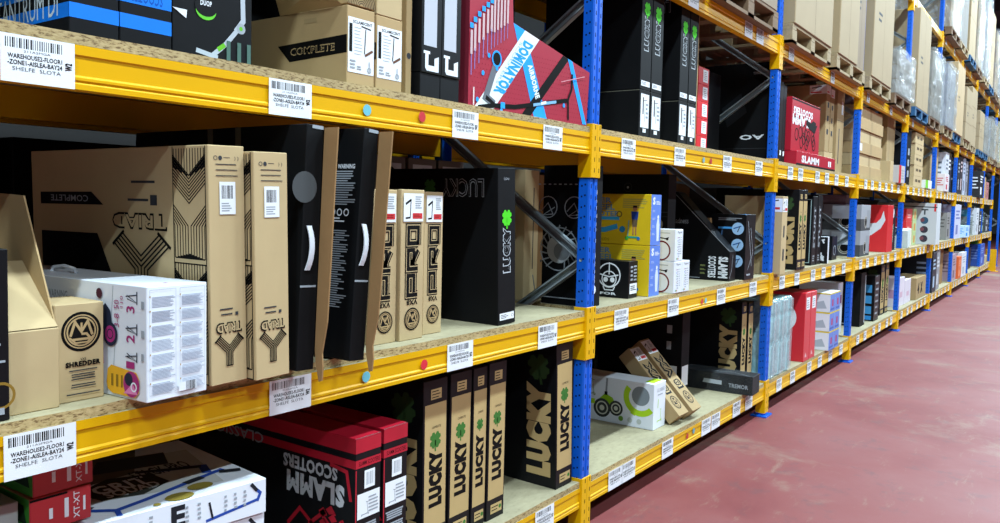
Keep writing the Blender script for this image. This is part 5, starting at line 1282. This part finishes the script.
load(17.52, -.08, ZD+PH, 1.0, 1.0, .98, 'stacked tan cartons in three rows, seventh bay, left pallet', KRAFT3, 0, 3, 7)
load(18.78, -.05, ZD+PH, .98, .9, 1.15, 'stacked tan cartons in three rows, seventh bay, right pallet', KRAFT3, 0, 3, 8)
load(20.42, -.06, ZD+PH, .98, .9, .85, 'tan cartons on the dark blue pallet, eighth bay, left one', KRAFT3, 0, 3, 9)
load(21.62, -.06, ZD+PH, .98, .9, .8, 'film wrapped load on the dark blue pallet, eighth bay, right one', ink('#8a867c'), 2, 2, 10)
load(23.22, -.06, ZD+PH, .98, .9, .95, 'pale film wrapped load, ninth bay, left one', ink('#8a8474'), 1, 2, 11)
load(24.52, -.06, ZD+PH, .98, .9, .9, 'tan film wrapped load, ninth bay, right one', KRAFT3, 1, 2, 12)
EP = [(14.72, 1.2, 'past the fifth upright'), (16.05, 1.15, 'before the sixth upright'), (17.5, 1.1, 'past the sixth upright'), (18.8, 1.1, 'before the seventh upright'), (20.4, 1.1, 'past the seventh upright'), (21.7, 1.1, 'before the eighth upright'), (23.2, 1.1, 'past the eighth upright'), (24.5, 1.1, 'before the ninth upright'), (26.1, 1.1, 'past the ninth upright'), (27.3, 1.1, 'in the bridging bay')]
for i, (x, w, t) in enumerate(EP):
    pallet(x, -.10, ZE, f'wooden pallet on the top pallet level {t}', (PALDARK, PALWOOD, PALBLUE)[i % 3], w, 1.06)
    load(x+.03, -.07, ZE+PH, w-.06, .95, (1.6, 2.2, 2.2, 2.3, 1.9, 1.7, 1.5, 1.4, 1.3, 1.2, 1.2)[i], f'tall load on the top pallet level {t}', (paint('#8f7a58', .7, 0, .07), ink('#77736c'), paint('#a08a64', .7, 0, .07))[i % 3], (2, 0, 0, 1, 1, 0, 1, 1, 1, 1, 1)[i], 3, 20+i)
for i, x in enumerate((26.0, 27.25)):
    pallet(x, -.1, ZD, f'pallet over the passage beyond the boarded shelves, {("left", "right")[i]} one', PALWOOD, 1.1, 1.06)
    load(x+.03, -.07, ZD+PH, 1.04, .95, 1.1, f'greenish tan load over the passage, {("left", "right")[i]} one', ink('#b3a878'), 1, 2, 40+i)
# yellow guards at the rack end
def guard(x, y, h, label, w=.12):
    mb = MB(); mb.box(x, x+w, y, y+.012, 0, h, YELP, c=.003); mb.box(x, x+.012, y+.013, y+.25, 0, h, YELP, c=.003); mb.box(x+w-.012, x+w, y+.013, y+.25, 0, h, YELP, c=.003)
    mb.box(x-.05, x+w+.05, y-.06, y+.3, -.0, .012, YELP); mb.box(x+.014, x+w-.014, y+.014, y+.02, .05, h*.9, YELS)
    tag(mb.build('rack_guard'), label, 'guard')
guard(25.89, -.14, .6, 'yellow steel foot guard at the end of the boarded shelves')
guard(28.30, -.52, .55, 'wide yellow steel guard across the passage', .5)

# ------------------------------------------------------------------ rack standing back to back, seen through the gaps
YB0 = 1.12
for k in range(1, 7):
    for lv, zb in (('A', ZA), ('B', ZB), ('C', ZC)):
        x0 = UX[k-1]+.02
        mb = beam_profile(x0, UX[k]-.1, YB0, LVZ[lv]); o = mb.build('rack_beam')
        tag(o, f'yellow beam of the rack behind, level with the {LVN[lv]}, {ORD[k-1]} bay', 'rack beam', kind='thing')
        mb = MB(); mb.box(x0, UX[k]-.1, YB0, YB0+.9, zb-.026, zb-.001, CHIPTOP, faces={'F': CHIPEDGE})
        tag(mb.build('shelf_board'), f'chipboard panel of the rack behind, level with the {LVN[lv]}, {ORD[k-1]} bay', 'shelf board')
        r = random.Random(k*5+ord(lv)); x = x0+.05; n = 0
        while x < UX[k]-.75:
            w = r.uniform(.5, .85); hmax = {'A': .76, 'B': .725, 'C': .69}[lv]
            mt = (BLACKMATT, KRAFTD, BLACKCARD, ink('#2c2a2c'))[r.randrange(4)]  # dark colours so the cartons fill the gaps as a dark backdrop
            put('carton', f'dark backdrop carton behind the {LVN[lv]}, {ORD[k-1]} bay, {ORD[n]} from the left', x, YB0+.05+r.uniform(0, .1), zb, w, .6, hmax*r.uniform(.95, 1), mt)
            x += w+r.uniform(.01, .05); n += 1
for k in range(0, 7):
    e = bpy.data.objects.new('upright_frame', None); COL.objects.link(e); e.location = (UX[k], YB0, 0)
    for d in PME: o = bpy.data.objects.new('post', d); COL.objects.link(o); o.parent = e
    tag(e, f'blue upright frame of the rack standing behind, {ORD[k]} from the left', 'rack upright')
# two grey cartons with scooter pictures on the neighbouring rack
def pic(b):
    F = b.F; F.rect(.15, .15, .85, .85, ink('#c9ccd2')); F.line([(.35, .3), (.6, .7)], .02, INK); F.line([(.5, .75), (.7, .6)], .015, INK); F.prints(.3, .05, .7, .12, 1, GREYT)
for i in range(3):
    put('carton', f'grey brown carton with scooter picture behind the black LUCKY box, {ORD[i]} from the left', 2.62+i*.22, .70, ZB+.50, .2, .2, .2, ink('#6f6660') , pic)
put('carton', 'dark carton at the back carrying the grey brown cartons with scooter pictures', 2.55, .68, ZB, .75, .25, .498, BLACKMATT)
